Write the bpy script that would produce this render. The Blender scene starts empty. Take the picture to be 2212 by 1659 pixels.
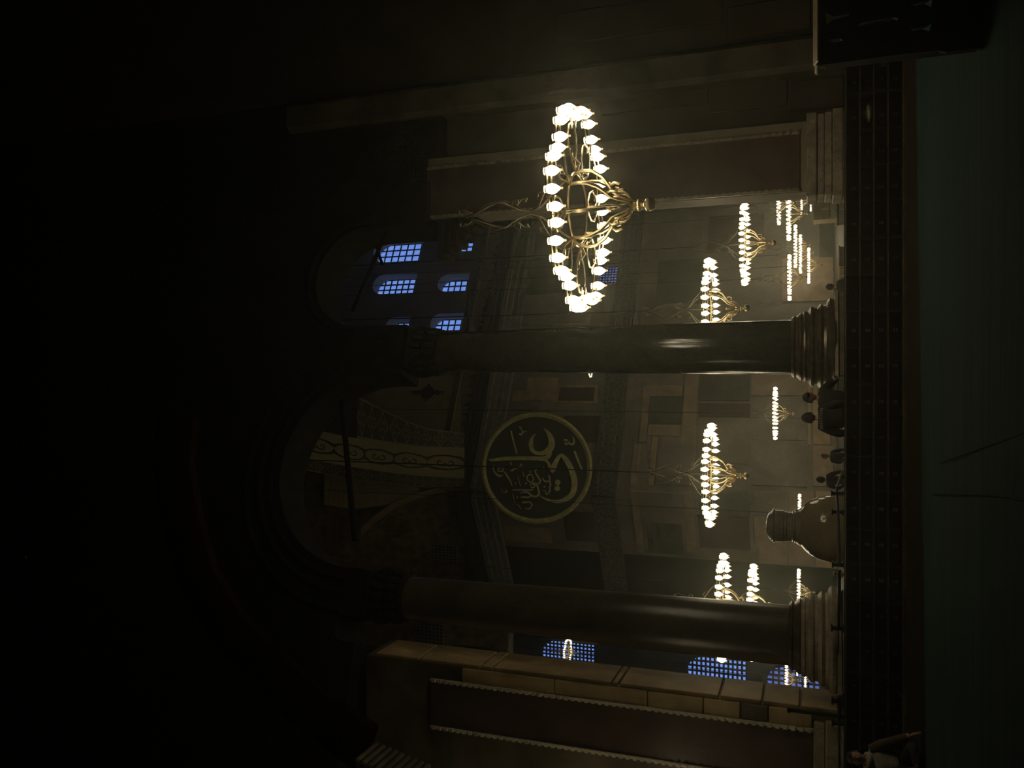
import bpy, math, random
from mathutils import Vector, Matrix
random.seed(7)
PI = math.pi
sc = bpy.context.scene
C = sc.collection

# ------------------------------------------------------------------ camera, world, exposure
EYE, PITCH, FPX = 1.5, math.radians(19.8), 1800.0
cp, sp = math.cos(PITCH), math.sin(PITCH)
FW = Vector((0, cp, sp)); UPV = Vector((0, -sp, cp)); RT = Vector((1, 0, 0)); EYEP = Vector((0, 0, EYE))
cam_data = bpy.data.cameras.new('camera'); cam = bpy.data.objects.new('camera', cam_data); C.objects.link(cam)
m = Matrix.Identity(4)
for i in range(3):
    m[i][0] = -UPV[i]; m[i][1] = RT[i]; m[i][2] = -FW[i]; m[i][3] = EYEP[i]
cam.matrix_world = m                      # the phone is held on its side: the picture's left edge is up
cam_data.sensor_width = 36; cam_data.lens = FPX / 2212 * 36; cam_data.clip_end = 400
sc.camera = cam
sc.view_settings.view_transform = 'Standard'; sc.view_settings.look = 'None'
sc.view_settings.exposure = 0.0; sc.view_settings.gamma = 1.0; sc.view_settings.use_curve_mapping = False
w = bpy.data.worlds.new('night'); sc.world = w; w.use_nodes = True
wn = w.node_tree
wn.nodes['Background'].inputs[0].default_value = (0.02, 0.05, 0.2, 1); wn.nodes['Background'].inputs[1].default_value = 0.05
HAZE = 0.0042
vs = wn.nodes.new('ShaderNodeVolumeScatter'); vs.inputs['Color'].default_value = (.96, 1.0, .84, 1)
vs.inputs['Density'].default_value = HAZE; vs.inputs['Anisotropy'].default_value = 0.80
wn.links.new(vs.outputs[0], wn.nodes['World Output'].inputs['Volume'])
cy = sc.cycles
cy.max_bounces = 4; cy.diffuse_bounces = 2; cy.glossy_bounces = 3; cy.transmission_bounces = 3; cy.volume_bounces = 0
cy.sample_clamp_indirect = 1.5; cy.sample_clamp_direct = 0
cy.use_adaptive_sampling = True; cy.adaptive_threshold = 0.05; cy.adaptive_min_samples = 16; cy.use_denoising = True; cy.use_light_tree = True; cy.caustics_reflective = False; cy.caustics_refractive = False
LAMP_W = 80.0                              # watts of one full chandelier's light
LAMP_COL = (1.0, 0.86, 0.56)

# ------------------------------------------------------------------ picture coordinates -> places
def ray(x, y):
    return FW + RT * ((829.5 - y) / FPX) + UPV * ((1106 - x) / FPX)
def at(x, y, Y):
    d = ray(x, y); return EYEP + d * (Y / d.y)
def atd(x, y, depth):
    return EYEP + ray(x, y) * depth
def zat(x, Y): return at(x, 829.5, Y).z
class Plane:
    """a vertical plane through (X0,Y0) along horizontal direction ang; s runs along it"""
    def __init__(s, X0, Y0, ang):
        s.o = Vector((X0, Y0, 0)); s.d = Vector((math.cos(ang), math.sin(ang), 0)); s.n = Vector((s.d.y, -s.d.x, 0)); s.ang = ang
    def sz(s, x, y):
        d = ray(x, y); t = (s.o - EYEP).dot(s.n) / d.dot(s.n); p = EYEP + d * t
        return ((p - s.o).dot(s.d), p.z)
    def w(s, a, z, off=0.0): return s.o + s.d * a + Vector((0, 0, z)) + s.n * off
    def mat(s, off=0.0):
        M = Matrix.Identity(4); p = s.o + s.n * off
        for i in range(3):
            M[i][0] = s.d[i]; M[i][1] = (0, 0, 1)[i]; M[i][2] = s.n[i]; M[i][3] = p[i]
        return M

# ------------------------------------------------------------------ materials
class G:
    def __init__(s, name):
        s.m = bpy.data.materials.new(name); s.m.use_nodes = True; s.t = s.m.node_tree
        s.b = s.t.nodes['Principled BSDF']
    def n(s, typ, **kw):
        nd = s.t.nodes.new(typ)
        for k, v in kw.items(): setattr(nd, k, v)
        return nd
    def put(s, sock, v):
        if isinstance(v, (int, float)): sock.default_value = v
        elif isinstance(v, tuple): sock.default_value = v
        else: s.t.links.new(v, sock)
    def f(s, op, a, b=0.0, c=0.0):
        nd = s.n('ShaderNodeMath', operation=op); s.put(nd.inputs[0], a); s.put(nd.inputs[1], b); s.put(nd.inputs[2], c)
        return nd.outputs[0]
    def mix(s, fac, a, b):
        nd = s.n('ShaderNodeMix', data_type='RGBA'); s.put(nd.inputs[0], fac); s.put(nd.inputs[6], a); s.put(nd.inputs[7], b)
        return nd.outputs[2]
    def obj(s): return s.n('ShaderNodeTexCoord').outputs['Object']
    def uv(s):
        sp_ = s.n('ShaderNodeSeparateXYZ'); s.put(sp_.inputs[0], s.n('ShaderNodeTexCoord').outputs['UV']); return sp_.outputs[0], sp_.outputs[1]
    def noise(s, vec, scale, detail=4.0, dist=0.0):
        nd = s.n('ShaderNodeTexNoise'); s.put(nd.inputs['Vector'], vec); nd.inputs['Scale'].default_value = scale
        nd.inputs['Detail'].default_value = detail; nd.inputs['Distortion'].default_value = dist; return nd.outputs[0]
    def step(s, v, lo, hi):
        nd = s.n('ShaderNodeMapRange'); s.put(nd.inputs[0], v); nd.inputs[1].default_value = lo; nd.inputs[2].default_value = hi; return nd.outputs[0]
    def bump(s, h, strength, dist=0.05):
        nd = s.n('ShaderNodeBump'); nd.inputs['Strength'].default_value = strength; nd.inputs['Distance'].default_value = dist
        s.put(nd.inputs['Height'], h); s.put(s.b.inputs['Normal'], nd.outputs[0])
def c4(c, k=1.0): return (min(1, c[0] * k), min(1, c[1] * k), min(1, c[2] * k), 1.0)
def M(name, col, rough=0.6, metal=0.0, var=0.3, scale=2.0, bump=0.0, vein=0.0, veincol=None, spec=None):
    g = G(name); o = g.obj()
    nz = g.step(g.noise(o, scale, 5.0, 0.6), 0.3, 0.7)
    colr = g.mix(nz, c4(col, 1 - var), c4(col, 1 + var))
    if vein:
        v = g.noise(o, scale * 1.7, 8.0, 2.5); v = g.f('ABSOLUTE', g.f('SUBTRACT', v, 0.5)); v = g.step(v, 0.03, 0.0)
        colr = g.mix(g.f('MULTIPLY', v, vein), colr, c4(veincol or col, 1.0))
    g.put(g.b.inputs['Base Color'], colr); g.b.inputs['Roughness'].default_value = rough; g.b.inputs['Metallic'].default_value = metal
    if spec is not None: g.b.inputs['Specular IOR Level'].default_value = spec
    if bump: g.bump(g.noise(o, scale * 6, 5.0), bump)
    return g.m
def emit(name, col, strength, vary=0.0):
    g = G(name); g.b.inputs['Base Color'].default_value = (0.02, 0.02, 0.02, 1)
    if vary:
        nz = g.step(g.noise(g.obj(), 1.3, 2.0), .3, .7); g.put(g.b.inputs['Emission Color'], g.mix(nz, c4(col, 1 - vary), c4(col, 1)))
    else: g.b.inputs['Emission Color'].default_value = c4(col)
    g.b.inputs['Emission Strength'].default_value = strength; return g.m

MAT = {
 'marble': M('grey_marble', (.34, .31, .26), .45, var=.3, scale=.5, vein=.5, veincol=(.18, .17, .15)),
 'pale': M('pale_marble', (.62, .47, .28), .6, var=.2, scale=1.2, vein=.4, veincol=(.35, .31, .24), bump=.05),
 'pink': M('pinkish_marble', (.50, .38, .27), .45, var=.25, scale=1.0, vein=.3, veincol=(.3, .2, .15)),
 'dark': M('dark_green_marble', (.13, .14, .11), .35, var=.4, scale=.9, vein=.4, veincol=(.3, .3, .25)),
 'porph': M('dark_porphyry', (.115, .075, .06), .35, var=.25, scale=1.5, bump=.04),
 'column': M('polished_dark_stone', (.045, .042, .034), .15, var=.35, scale=1.5, vein=.3, veincol=(.14, .13, .1)),
 'column2': M('worn_dark_stone', (.10, .085, .065), .3, var=.35, scale=1.5, vein=.3, veincol=(.2, .17, .12), bump=.05),
 'bronze': M('aged_bronze', (.16, .13, .09), .3, .6, var=.4, scale=6, bump=.08),
 'base': M('moulded_base_marble', (.42, .36, .26), .4, var=.35, scale=3, vein=.6, veincol=(.12, .1, .07), bump=.1),
 'plinth': M('brown_plinth_stone', (.15, .12, .09), .55, var=.25, scale=2),
 'brown': M('brown_wall_stone', (.11, .082, .052), .6, var=.3, scale=.8),
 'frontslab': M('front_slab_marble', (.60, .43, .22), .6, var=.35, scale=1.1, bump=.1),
 'pierpale': M('dull_pale_marble', (.32, .27, .19), .65, var=.2, scale=1.2),
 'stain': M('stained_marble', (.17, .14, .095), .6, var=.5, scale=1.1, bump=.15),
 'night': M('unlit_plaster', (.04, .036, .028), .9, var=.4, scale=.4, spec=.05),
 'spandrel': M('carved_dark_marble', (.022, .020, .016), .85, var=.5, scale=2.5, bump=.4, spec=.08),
 'cream': M('cream_painted_plaster', (.58, .49, .27), .75, var=.12, scale=.7),
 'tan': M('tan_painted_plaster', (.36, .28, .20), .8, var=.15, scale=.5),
 'worn': M('worn_gold_mosaic', (.26, .20, .10), .7, var=.7, scale=1.6, bump=.3),
 'cornice': M('grey_carved_cornice', (.30, .30, .28), .7, var=.4, scale=3, bump=.4),
 'blackband': M('dark_inscription_band', (.045, .042, .035), .7, var=.8, scale=5, bump=.5),
 'dimbrass': M('dimmed_brass', (.16, .13, .08), .5, .7, var=.3, scale=8),  # darker brass copy, dimness of the upper chandelier parts put into the colour
 'brass': M('gilded_brass', (.62, .50, .30), .32, 1.0, var=.2, scale=8),
 'iron': M('black_iron', (.02, .018, .015), .5, .4, var=.2, scale=5),
 'tie': M('dark_tie_beam_wood', (.012, .010, .008), .9, var=.3, scale=2, spec=.05),
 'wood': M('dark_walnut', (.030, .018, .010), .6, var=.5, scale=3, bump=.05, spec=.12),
 'woodlit': M('lit_walnut', (.75, .52, .28), .35, var=.2, scale=4),  # pale walnut copy, lamp light on the edge put into its colour
 'rack': M('dark_rack_board', (.017, .012, .007), .75, var=.35, scale=2, spec=.15),
 'rackedge': M('rack_edge_strip', (.07, .05, .025), .6, var=.6, scale=4),
 'tag': M('faded_number_plate', (.30, .29, .25), .5, var=.3, scale=20),
 'floor': M('grey_floor_marble', (.16, .145, .12), .55, var=.3, scale=.6, vein=.4, veincol=(.08, .07, .06), spec=.3),
 'urn': M('alabaster_urn_stone', (.34, .27, .18), .12, var=.25, scale=1.6, vein=.35, veincol=(.2, .15, .1)),
 'urnmetal': M('grey_urn_stone', (.30, .28, .22), .25, var=.25, scale=4),
 'green': M('dark_green_disc', (.035, .042, .035), .7, var=.2, scale=1),
 'gold': M('old_gold_leaf', (.95, .82, .33), .5, .1, var=.3, scale=4, bump=.1),
 'red': M('faded_red_paint', (.022, .010, .004), .9, var=.5, scale=.8, spec=.0),
 'skin': M('skin', (.50, .27, .17), .55, var=.08, scale=6),
 'hair': M('dark_hair', (.035, .022, .015), .6, var=.3, scale=30, bump=.2),
 'brownhair': M('brown_hair', (.12, .05, .025), .6, var=.3, scale=30, bump=.2),
 'black': M('black_cloth', (.022, .02, .018), .9, var=.2, scale=4),
 'darkcloth': M('dark_olive_cloth', (.035, .036, .025), .9, var=.2, scale=4),
 'blue': M('navy_cloth', (.03, .045, .07), .9, var=.2, scale=4),
 'browncloth': M('brown_cloth', (.10, .065, .035), .9, var=.2, scale=4, bump=.15),
 'whitecloth': M('off_white_cloth', (.55, .50, .40), .9, var=.15, scale=6, bump=.2),
 'eye': M('dark_eye', (.02, .015, .01), .3, var=0, scale=1),
 'goldbag': M('shiny_gold_foil', (.95, .80, .45), .25, .45, var=.3, scale=20, bump=.6),
 'paper': M('grey_paper', (.40, .33, .24), .6, var=.2, scale=20),
 'whitemarble': M('white_marble', (.85, .78, .62), .45, var=.08, scale=1),
}
MAT['glow'] = emit('lit_lamp_glass', (1.0, .84, .50), 5.0)
MAT['tip'] = emit('lamp_glass_tip', (1.0, .66, .25), 0.9)
MAT['sky'] = emit('dusk_window_glass', (.20, .38, 1.0), 1.05, .22)
MAT['skydim'] = emit('dim_dusk_window_glass', (.14, .22, .75), .8, .25)
MAT['tip'].cycles.emission_sampling = 'NONE'; MAT['glow'].cycles.emission_sampling = 'FRONT'
MAT['nightglass'] = M('unlit_window_glass', (.01, .012, .012), .3, var=0, scale=1)

def carpet_mat():
    g = G('green_wool_carpet'); o = g.obj()
    mp = g.n('ShaderNodeMapping'); g.put(mp.inputs[0], o); mp.inputs['Scale'].default_value = (.12, 1.1, 1)
    a = g.step(g.noise(mp.outputs[0], 1.6, 4.0), .3, .7)
    col = g.mix(a, (.019, .040, .037, 1), (.024, .049, .044, 1))
    g.put(g.b.inputs['Base Color'], col); g.b.inputs['Roughness'].default_value = .95; g.b.inputs['Specular IOR Level'].default_value = .1
    h = g.f('ADD', g.f('MULTIPLY', a, 1.5), g.f('MULTIPLY', g.noise(o, 60.0, 3.0), .15)); g.bump(h, .3, .05); return g.m
MAT['carpet'] = carpet_mat()
MAT['carpetdark'] = M('dark_carpet_seam', (.012, .022, .02), .95, var=.2, scale=5, spec=.05)

def cellpat(name, base, line, kind, rough=.75):
    """painted ornament bands, laid out in the band's own UV (u along, v across)"""
    g = G(name); u, v = g.uv()
    fu = g.f('SUBTRACT', g.f('FRACT', u), .5); fv = g.f('SUBTRACT', v, .5)
    r = g.f('SQRT', g.f('ADD', g.f('MULTIPLY', fu, fu), g.f('MULTIPLY', fv, fv)))
    a = g.f('ARCTAN2', fv, fu)
    if kind == 'quatrefoil':
        t = g.f('ADD', .31, g.f('MULTIPLY', g.f('COSINE', g.f('MULTIPLY', a, 4.0)), .09))
        m1 = g.f('LESS_THAN', g.f('ABSOLUTE', g.f('SUBTRACT', r, t)), .035)
        m2 = g.f('LESS_THAN', g.f('ABSOLUTE', g.f('SUBTRACT', r, .12)), .02)
        m3 = g.f('LESS_THAN', g.f('ABSOLUTE', g.f('SUBTRACT', g.f('ABSOLUTE', fv), .47)), .03)
        mk = g.f('MAXIMUM', g.f('MAXIMUM', m1, m2), m3)
    elif kind == 'scroll':
        nz = g.f('MULTIPLY', g.f('SUBTRACT', g.noise(g.obj(), 2.2, 3.0), .5), .5)
        el = g.f('ADD', g.f('POWER', g.f('DIVIDE', fu, .56), 2.0), g.f('POWER', g.f('DIVIDE', fv, .24), 2.0))
        m1 = g.f('LESS_THAN', g.f('ABSOLUTE', g.f('SUBTRACT', el, g.f('ADD', 1.0, nz))), .24)
        au = g.f('SUBTRACT', g.f('ABSOLUTE', fu), .13)
        r2 = g.f('SQRT', g.f('ADD', g.f('MULTIPLY', au, au), g.f('MULTIPLY', fv, fv)))
        m2 = g.f('LESS_THAN', g.f('ABSOLUTE', g.f('SUBTRACT', r2, g.f('ADD', .075, g.f('MULTIPLY', g.f('ARCTAN2', fv, au), .018)))), .026)
        mk = g.f('MAXIMUM', m1, m2)
    else:
        m1 = g.f('LESS_THAN', g.f('ABSOLUTE', g.f('SUBTRACT', g.f('ABSOLUTE', fu), g.f('ABSOLUTE', fv))), .05)
        m3 = g.f('LESS_THAN', g.f('ABSOLUTE', g.f('SUBTRACT', g.f('ABSOLUTE', fv), .48)), .03)
        mk = g.f('MAXIMUM', m1, m3)
    g.put(g.b.inputs['Base Color'], g.mix(mk, base + (1,), line + (1,))); g.b.inputs['Roughness'].default_value = rough
    return g.m
MAT['quatre'] = cellpat('quatrefoil_painted_band', (.10, .10, .07), (.50, .42, .20), 'quatrefoil')
MAT['scroll'] = cellpat('scroll_painted_band', (.60, .51, .28), (.08, .07, .03), 'scroll')
MAT['lattice'] = cellpat('diamond_painted_band', (.12, .09, .05), (.42, .34, .18), 'lattice')

def frieze_mat():
    g = G('inlaid_frieze'); o = g.obj()
    vo = g.n('ShaderNodeTexVoronoi', feature='DISTANCE_TO_EDGE'); g.put(vo.inputs['Vector'], o); vo.inputs['Scale'].default_value = 3.2
    nz = g.noise(o, 9.0, 3.0)
    mk = g.step(g.f('MULTIPLY', vo.outputs['Distance'], nz), .02, .06)
    g.put(g.b.inputs['Base Color'], g.mix(mk, (.20, .19, .17, 1), (.075, .07, .06, 1))); g.b.inputs['Roughness'].default_value = .6; return g.m
MAT['frieze'] = frieze_mat()

# ------------------------------------------------------------------ mesh helpers
class MB:
    def __init__(s): s.v = []; s.f = []; s.mi = []; s.uv = None
    def add(s, vs_, fs, mi=0):
        o = len(s.v); s.v += [tuple(p) for p in vs_]; s.f += [tuple(i + o for i in f) for f in fs]; s.mi += [mi] * len(fs)
    def box(s, c, d, rot=0.0, mi=0, bev=0.0, M_=None):
        x, y, z = d[0] / 2, d[1] / 2, d[2] / 2
        if bev:
            b = min(bev, x * .9, y * .9, z * .9); pts = []
            for sz, ins in ((-z, b), (-z + b, 0), (z - b, 0), (z, b)):
                X, Y = x - ins, y - ins
                pts += [(X - b, -Y, sz), (X, -Y + b, sz), (X, Y - b, sz), (X - b, Y, sz), (-X + b, Y, sz), (-X, Y - b, sz), (-X, -Y + b, sz), (-X + b, -Y, sz)]
            fs = [tuple(range(7, -1, -1)), tuple(range(24, 32))]
            for k in range(3):
                for i in range(8): fs.append((k * 8 + i, k * 8 + (i + 1) % 8, k * 8 + 8 + (i + 1) % 8, k * 8 + 8 + i))
        else:
            pts = [(-x, -y, -z), (x, -y, -z), (x, y, -z), (-x, y, -z), (-x, -y, z), (x, -y, z), (x, y, z), (-x, y, z)]
            fs = [(3, 2, 1, 0), (4, 5, 6, 7), (0, 1, 5, 4), (1, 2, 6, 5), (2, 3, 7, 6), (3, 0, 4, 7)]
        R = Matrix.Rotation(rot, 4, 'Z'); T = Matrix.Translation(Vector(c)) @ R
        if M_ is not None: T = M_ @ T
        s.add([T @ Vector(p) for p in pts], fs, mi)
    def lathe(s, prof, n=32, c=(0, 0, 0), mi=0):
        c = Vector(c); o = []; fs = []
        for r, z in prof:
            for i in range(n): a = 2 * PI * i / n; o.append((c.x + r * math.cos(a), c.y + r * math.sin(a), c.z + z))
        for k in range(len(prof) - 1):
            for i in range(n):
                j = (i + 1) % n; fs.append((k * n + i, k * n + j, (k + 1) * n + j, (k + 1) * n + i))
        fs.append(tuple(range(n - 1, -1, -1))); fs.append(tuple((len(prof) - 1) * n + i for i in range(n)))
        s.add(o, fs, mi)
    def tube(s, pts, r, n=8, closed=False, mi=0, flat=1.0):
        pts = [Vector(p) for p in pts]; N = len(pts); rr = r if isinstance(r, (list, tuple)) else [r] * N
        o = []; fs = []; prev = None
        for i, p in enumerate(pts):
            if closed: t = pts[(i + 1) % N] - pts[i - 1]
            else: t = pts[min(i + 1, N - 1)] - pts[max(i - 1, 0)]
            if t.length < 1e-9: t = Vector((0, 0, 1))
            t.normalize()
            if prev is None: a = t.cross(Vector((0, 0, 1))) if abs(t.z) < .9 else t.cross(Vector((0, 1, 0)))
            else: a = prev - t * prev.dot(t)
            a.normalize(); prev = a; b = t.cross(a)
            for k in range(n):
                an = 2 * PI * k / n; o.append(p + a * (math.cos(an) * rr[i]) + b * (math.sin(an) * rr[i] * flat))
        M2 = N if closed else N - 1
        for i in range(M2):
            j = (i + 1) % N
            for k in range(n): l = (k + 1) % n; fs.append((i * n + k, i * n + l, j * n + l, j * n + k))
        if not closed: fs.append(tuple(range(n - 1, -1, -1))); fs.append(tuple((N - 1) * n + k for k in range(n)))
        s.add(o, fs, mi)
    def prism(s, poly, M_, depth, mi=0):
        """poly in the XY plane of M_, front at z=0, going back to -depth"""
        n = len(poly); o = [M_ @ Vector((p[0], p[1], 0)) for p in poly] + [M_ @ Vector((p[0], p[1], -depth)) for p in poly]
        fs = [tuple(range(n)), tuple(range(2 * n - 1, n - 1, -1))] + [(i, i + n, (i + 1) % n + n, (i + 1) % n) for i in range(n)]
        s.add(o, fs, mi)
    def build(s, name, mats, parent=None, smooth=True, loc=None):
        me = bpy.data.meshes.new(name); vv = s.v
        if loc is not None: vv = [(p[0] - loc[0], p[1] - loc[1], p[2] - loc[2]) for p in vv]
        me.from_pydata(vv, [], s.f)
        for m_ in (mats if isinstance(mats, (list, tuple)) else [mats]): me.materials.append(MAT[m_])
        me.polygons.foreach_set('material_index', s.mi)
        if smooth:
            me.polygons.foreach_set('use_smooth', [True] * len(s.f))
            try: me.set_sharp_from_angle(angle=math.radians(38))
            except Exception: pass
        me.update()
        o = bpy.data.objects.new(name, me); C.objects.link(o)
        if loc is not None: o.location = loc
        if parent: o.parent = parent
        return o
def tag(o, label=None, cat=None, group=None, kind=None):
    if label: o['label'] = label
    if cat: o['category'] = cat
    if group: o['group'] = group
    if kind: o['kind'] = kind
    return o
def empty(name, loc=(0, 0, 0), rz=0.0):
    e = bpy.data.objects.new(name, None); C.objects.link(e); e.location = loc; e.rotation_euler = (0, 0, rz); e.empty_display_size = .2; return e
def copy_tree(o, parent=None):
    c = o.copy(); C.objects.link(c)
    if parent: c.parent = parent
    for ch in list(o.children): copy_tree(ch, c)
    return c
def struct(o, label, cat='wall'): return tag(o, label, cat, kind='structure')
def fill2d(name, outer, holes, depth, M_, mat, parent=None):
    """a flat plate with holes, extruded; front face on the plane of M_"""
    cu = bpy.data.curves.new('tmp', 'CURVE'); cu.dimensions = '2D'; cu.fill_mode = 'BOTH'; cu.extrude = depth / 2
    for lp in [outer] + holes:
        spn = cu.splines.new('POLY'); spn.points.add(len(lp) - 1); spn.use_cyclic_u = True
        for i, p in enumerate(lp): spn.points[i].co = (p[0], p[1], 0, 1)
    ob = bpy.data.objects.new('tmp', cu); C.objects.link(ob)
    me = bpy.data.meshes.new_from_object(ob.evaluated_get(bpy.context.evaluated_depsgraph_get()))
    bpy.data.objects.remove(ob); bpy.data.curves.remove(cu)
    me.transform(M_ @ Matrix.Translation((0, 0, -depth / 2))); me.name = name
    me.materials.clear(); me.materials.append(MAT[mat])
    for p in me.polygons: p.material_index = 0; p.use_smooth = False
    o = bpy.data.objects.new(name, me); C.objects.link(o)
    if parent: o.parent = parent
    return o
def arch_poly(s0, s1, z0, z1, n=14):
    r = (s1 - s0) / 2; zs = z1 - r; cx = (s0 + s1) / 2
    return [(s0, z0), (s1, z0)] + [(cx + r * math.cos(a), zs + r * math.sin(a)) for a in [PI * k / n for k in range(n + 1)]]

# ------------------------------------------------------------------ the shell: floor, far walls, windows
b = MB(); b.box((0, 35, -.1), (120, 110, .2)); struct(b.build('floor', 'floor'), 'dark grey marble floor beyond the shoe racks', 'floor')
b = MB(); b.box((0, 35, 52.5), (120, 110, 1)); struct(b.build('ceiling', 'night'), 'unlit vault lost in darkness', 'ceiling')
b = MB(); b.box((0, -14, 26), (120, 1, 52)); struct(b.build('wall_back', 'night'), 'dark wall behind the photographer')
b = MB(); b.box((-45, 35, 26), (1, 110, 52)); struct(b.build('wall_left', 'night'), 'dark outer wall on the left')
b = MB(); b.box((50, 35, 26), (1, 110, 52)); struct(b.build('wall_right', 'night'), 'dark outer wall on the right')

W1 = Plane(-7.8, 56, math.radians(25.7))           # nave wall receding to the right
W2 = Plane(-7.8, 56, math.radians(180 - 28.7))     # the pier's other face, receding to the left
W2.n = -W2.n
def win_rect(P, x0, x1, y0, y1):
    a = [P.sz((x0 + x1) / 2, y)[0] for y in (y0, y1)]; ym = (y0 + y1) / 2
    return min(a), max(a), P.sz(x1, ym)[1], P.sz(x0, ym)[1]
wins1 = [(808, 911, 514, 565), (806, 897, 591, 634), (834, 883, 685, 718), (962, 1024, 508, 543), (946, 1011, 592, 629), (930, 999, 677, 714)]
rects1 = [win_rect(W1, *t) for t in wins1]; g7 = win_rect(W1, 1294, 1344, 573, 613)
ZC = 24.6                                          # top of the gallery cornice
T1 = 1.15
W1b = Plane(-7.8, 56, math.radians(25.7))
far_top = fill2d('wall_far_top', [(0, ZC), (48, ZC), (48, 52), (0, 52)], [arch_poly(*r) for r in rects1], T1, W1.mat(), 'tan')
struct(far_top, 'tan painted upper wall with six small blue windows')
far_low = fill2d('wall_far', [(0, 0), (48, 0), (48, ZC), (0, ZC)], [arch_poly(*g7)], T1, W1.mat(), 'marble')
struct(far_low, 'marble clad nave wall behind the distant chandeliers')
wn_i = [0]
def window(P, rect, nx, nz, mat, thick, label, depth, barmat='iron', arched=True):
    s0, s1, z0, z1 = rect; wn_i[0] += 1; e = empty('window_%d' % wn_i[0], P.w((s0 + s1) / 2, z0, -depth))
    struct(e, label, 'window'); Mx = P.mat(-depth)
    Mi = Matrix.Translation(-e.location) @ Mx
    b = MB(); b.prism(arch_poly(s0, s1, z0, z1) if arched else [(s0, z0), (s1, z0), (s1, z1), (s0, z1)], Mi @ Matrix.Translation((0, 0, -.08)), .03); b.build('glass_pane', mat, e, smooth=False)
    b = MB(); r = (s1 - s0) / 2
    def top(s):
        if not arched: return z1
        return z1 - r + math.sqrt(max(0, r * r - (s - (s0 + s1) / 2) ** 2))
    for i in range(nx + 1):
        s = s0 + (s1 - s0) * i / nx; t = top(min(max(s, s0 + .02), s1 - .02))
        b.box((s, (z0 + t) / 2, 0), (thick, t - z0, .08), M_=Mi)
    for k in range(nz + 1):
        z = z0 + (z1 - z0) * k / nz; hw = r
        if arched and z > z1 - r: hw = math.sqrt(max(.0, r * r - (z - (z1 - r)) ** 2))
        if hw > .05: b.box(((s0 + s1) / 2, z, 0), (2 * hw, thick, .08), M_=Mi)
    b.build('grille', barmat, e, smooth=False); return e
poswords = ['upper row, nearest the big chandelier', 'upper row, middle one', 'upper row, nearest the polished column',
            'lower row, nearest the big chandelier', 'lower row, middle one', 'lower row, nearest the polished column']
for k, r in enumerate(rects1):
    window(W1, r, 4 if k < 3 else 3, 7 if k < 2 else (4 if k == 2 else 5), 'sky', .10, 'small arched blue dusk window, ' + poswords[k], T1 - .12)
window(W1, g7, 7, 8, 'skydim', .09, 'square gridded blue window just below the big chandelier', .25)

# gallery cornice, dark inscription band, inlaid frieze on both faces
def strip(P, s0, s1, z0, z1, off, name, mat, label, cat='cornice'):
    b = MB(); n = 5
    for i, (dz, o_) in enumerate(((0, .55), (.25, .7), (.5, .82), (.78, 1.0))):
        zz0 = z0 + (z1 - z0) * dz; zz1 = z0 + (z1 - z0) * ((0.25, .5, .78, 1)[i]); d = off * o_
        b.box(((s0 + s1) / 2, (zz0 + zz1) / 2, d / 2), (s1 - s0, zz1 - zz0, d), M_=P.mat())
    return struct(b.build(name, mat, smooth=False), label, cat)
cor = [(W1, 0, 48), (W2, 0, 9.5)]
for i, (P, a0, a1) in enumerate(cor):
    side = ('right of the roundel', 'left of the roundel')[i]
    strip(P, a0, a1, 23.0, ZC, .8, 'trim_%d' % (1 + i * 4), 'cornice', 'grey carved gallery cornice ' + side)
    strip(P, a0, a1, ZC, 26.0, .5, 'trim_%d' % (2 + i * 4), 'blackband', 'dark inscription band above the cornice ' + side)
    strip(P, a0, a1, 14.1, 15.7, .5, 'trim_%d' % (3 + i * 4), 'frieze', 'dark inlaid frieze at gallery floor ' + side)
b = MB(); 
for i in range(60):                                 # the spiky top edge of the inscription band
    s = 0.4 + i * .8
    b.lathe([(.12, 0), (.16, .15), (.05, .3), (.10, .42), (.0, .55)], 8, c=W1.w(s, 26.0, .25))
struct(b.build('trim_4', 'blackband'), 'row of small dark finials on the inscription band', 'cornice')

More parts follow.
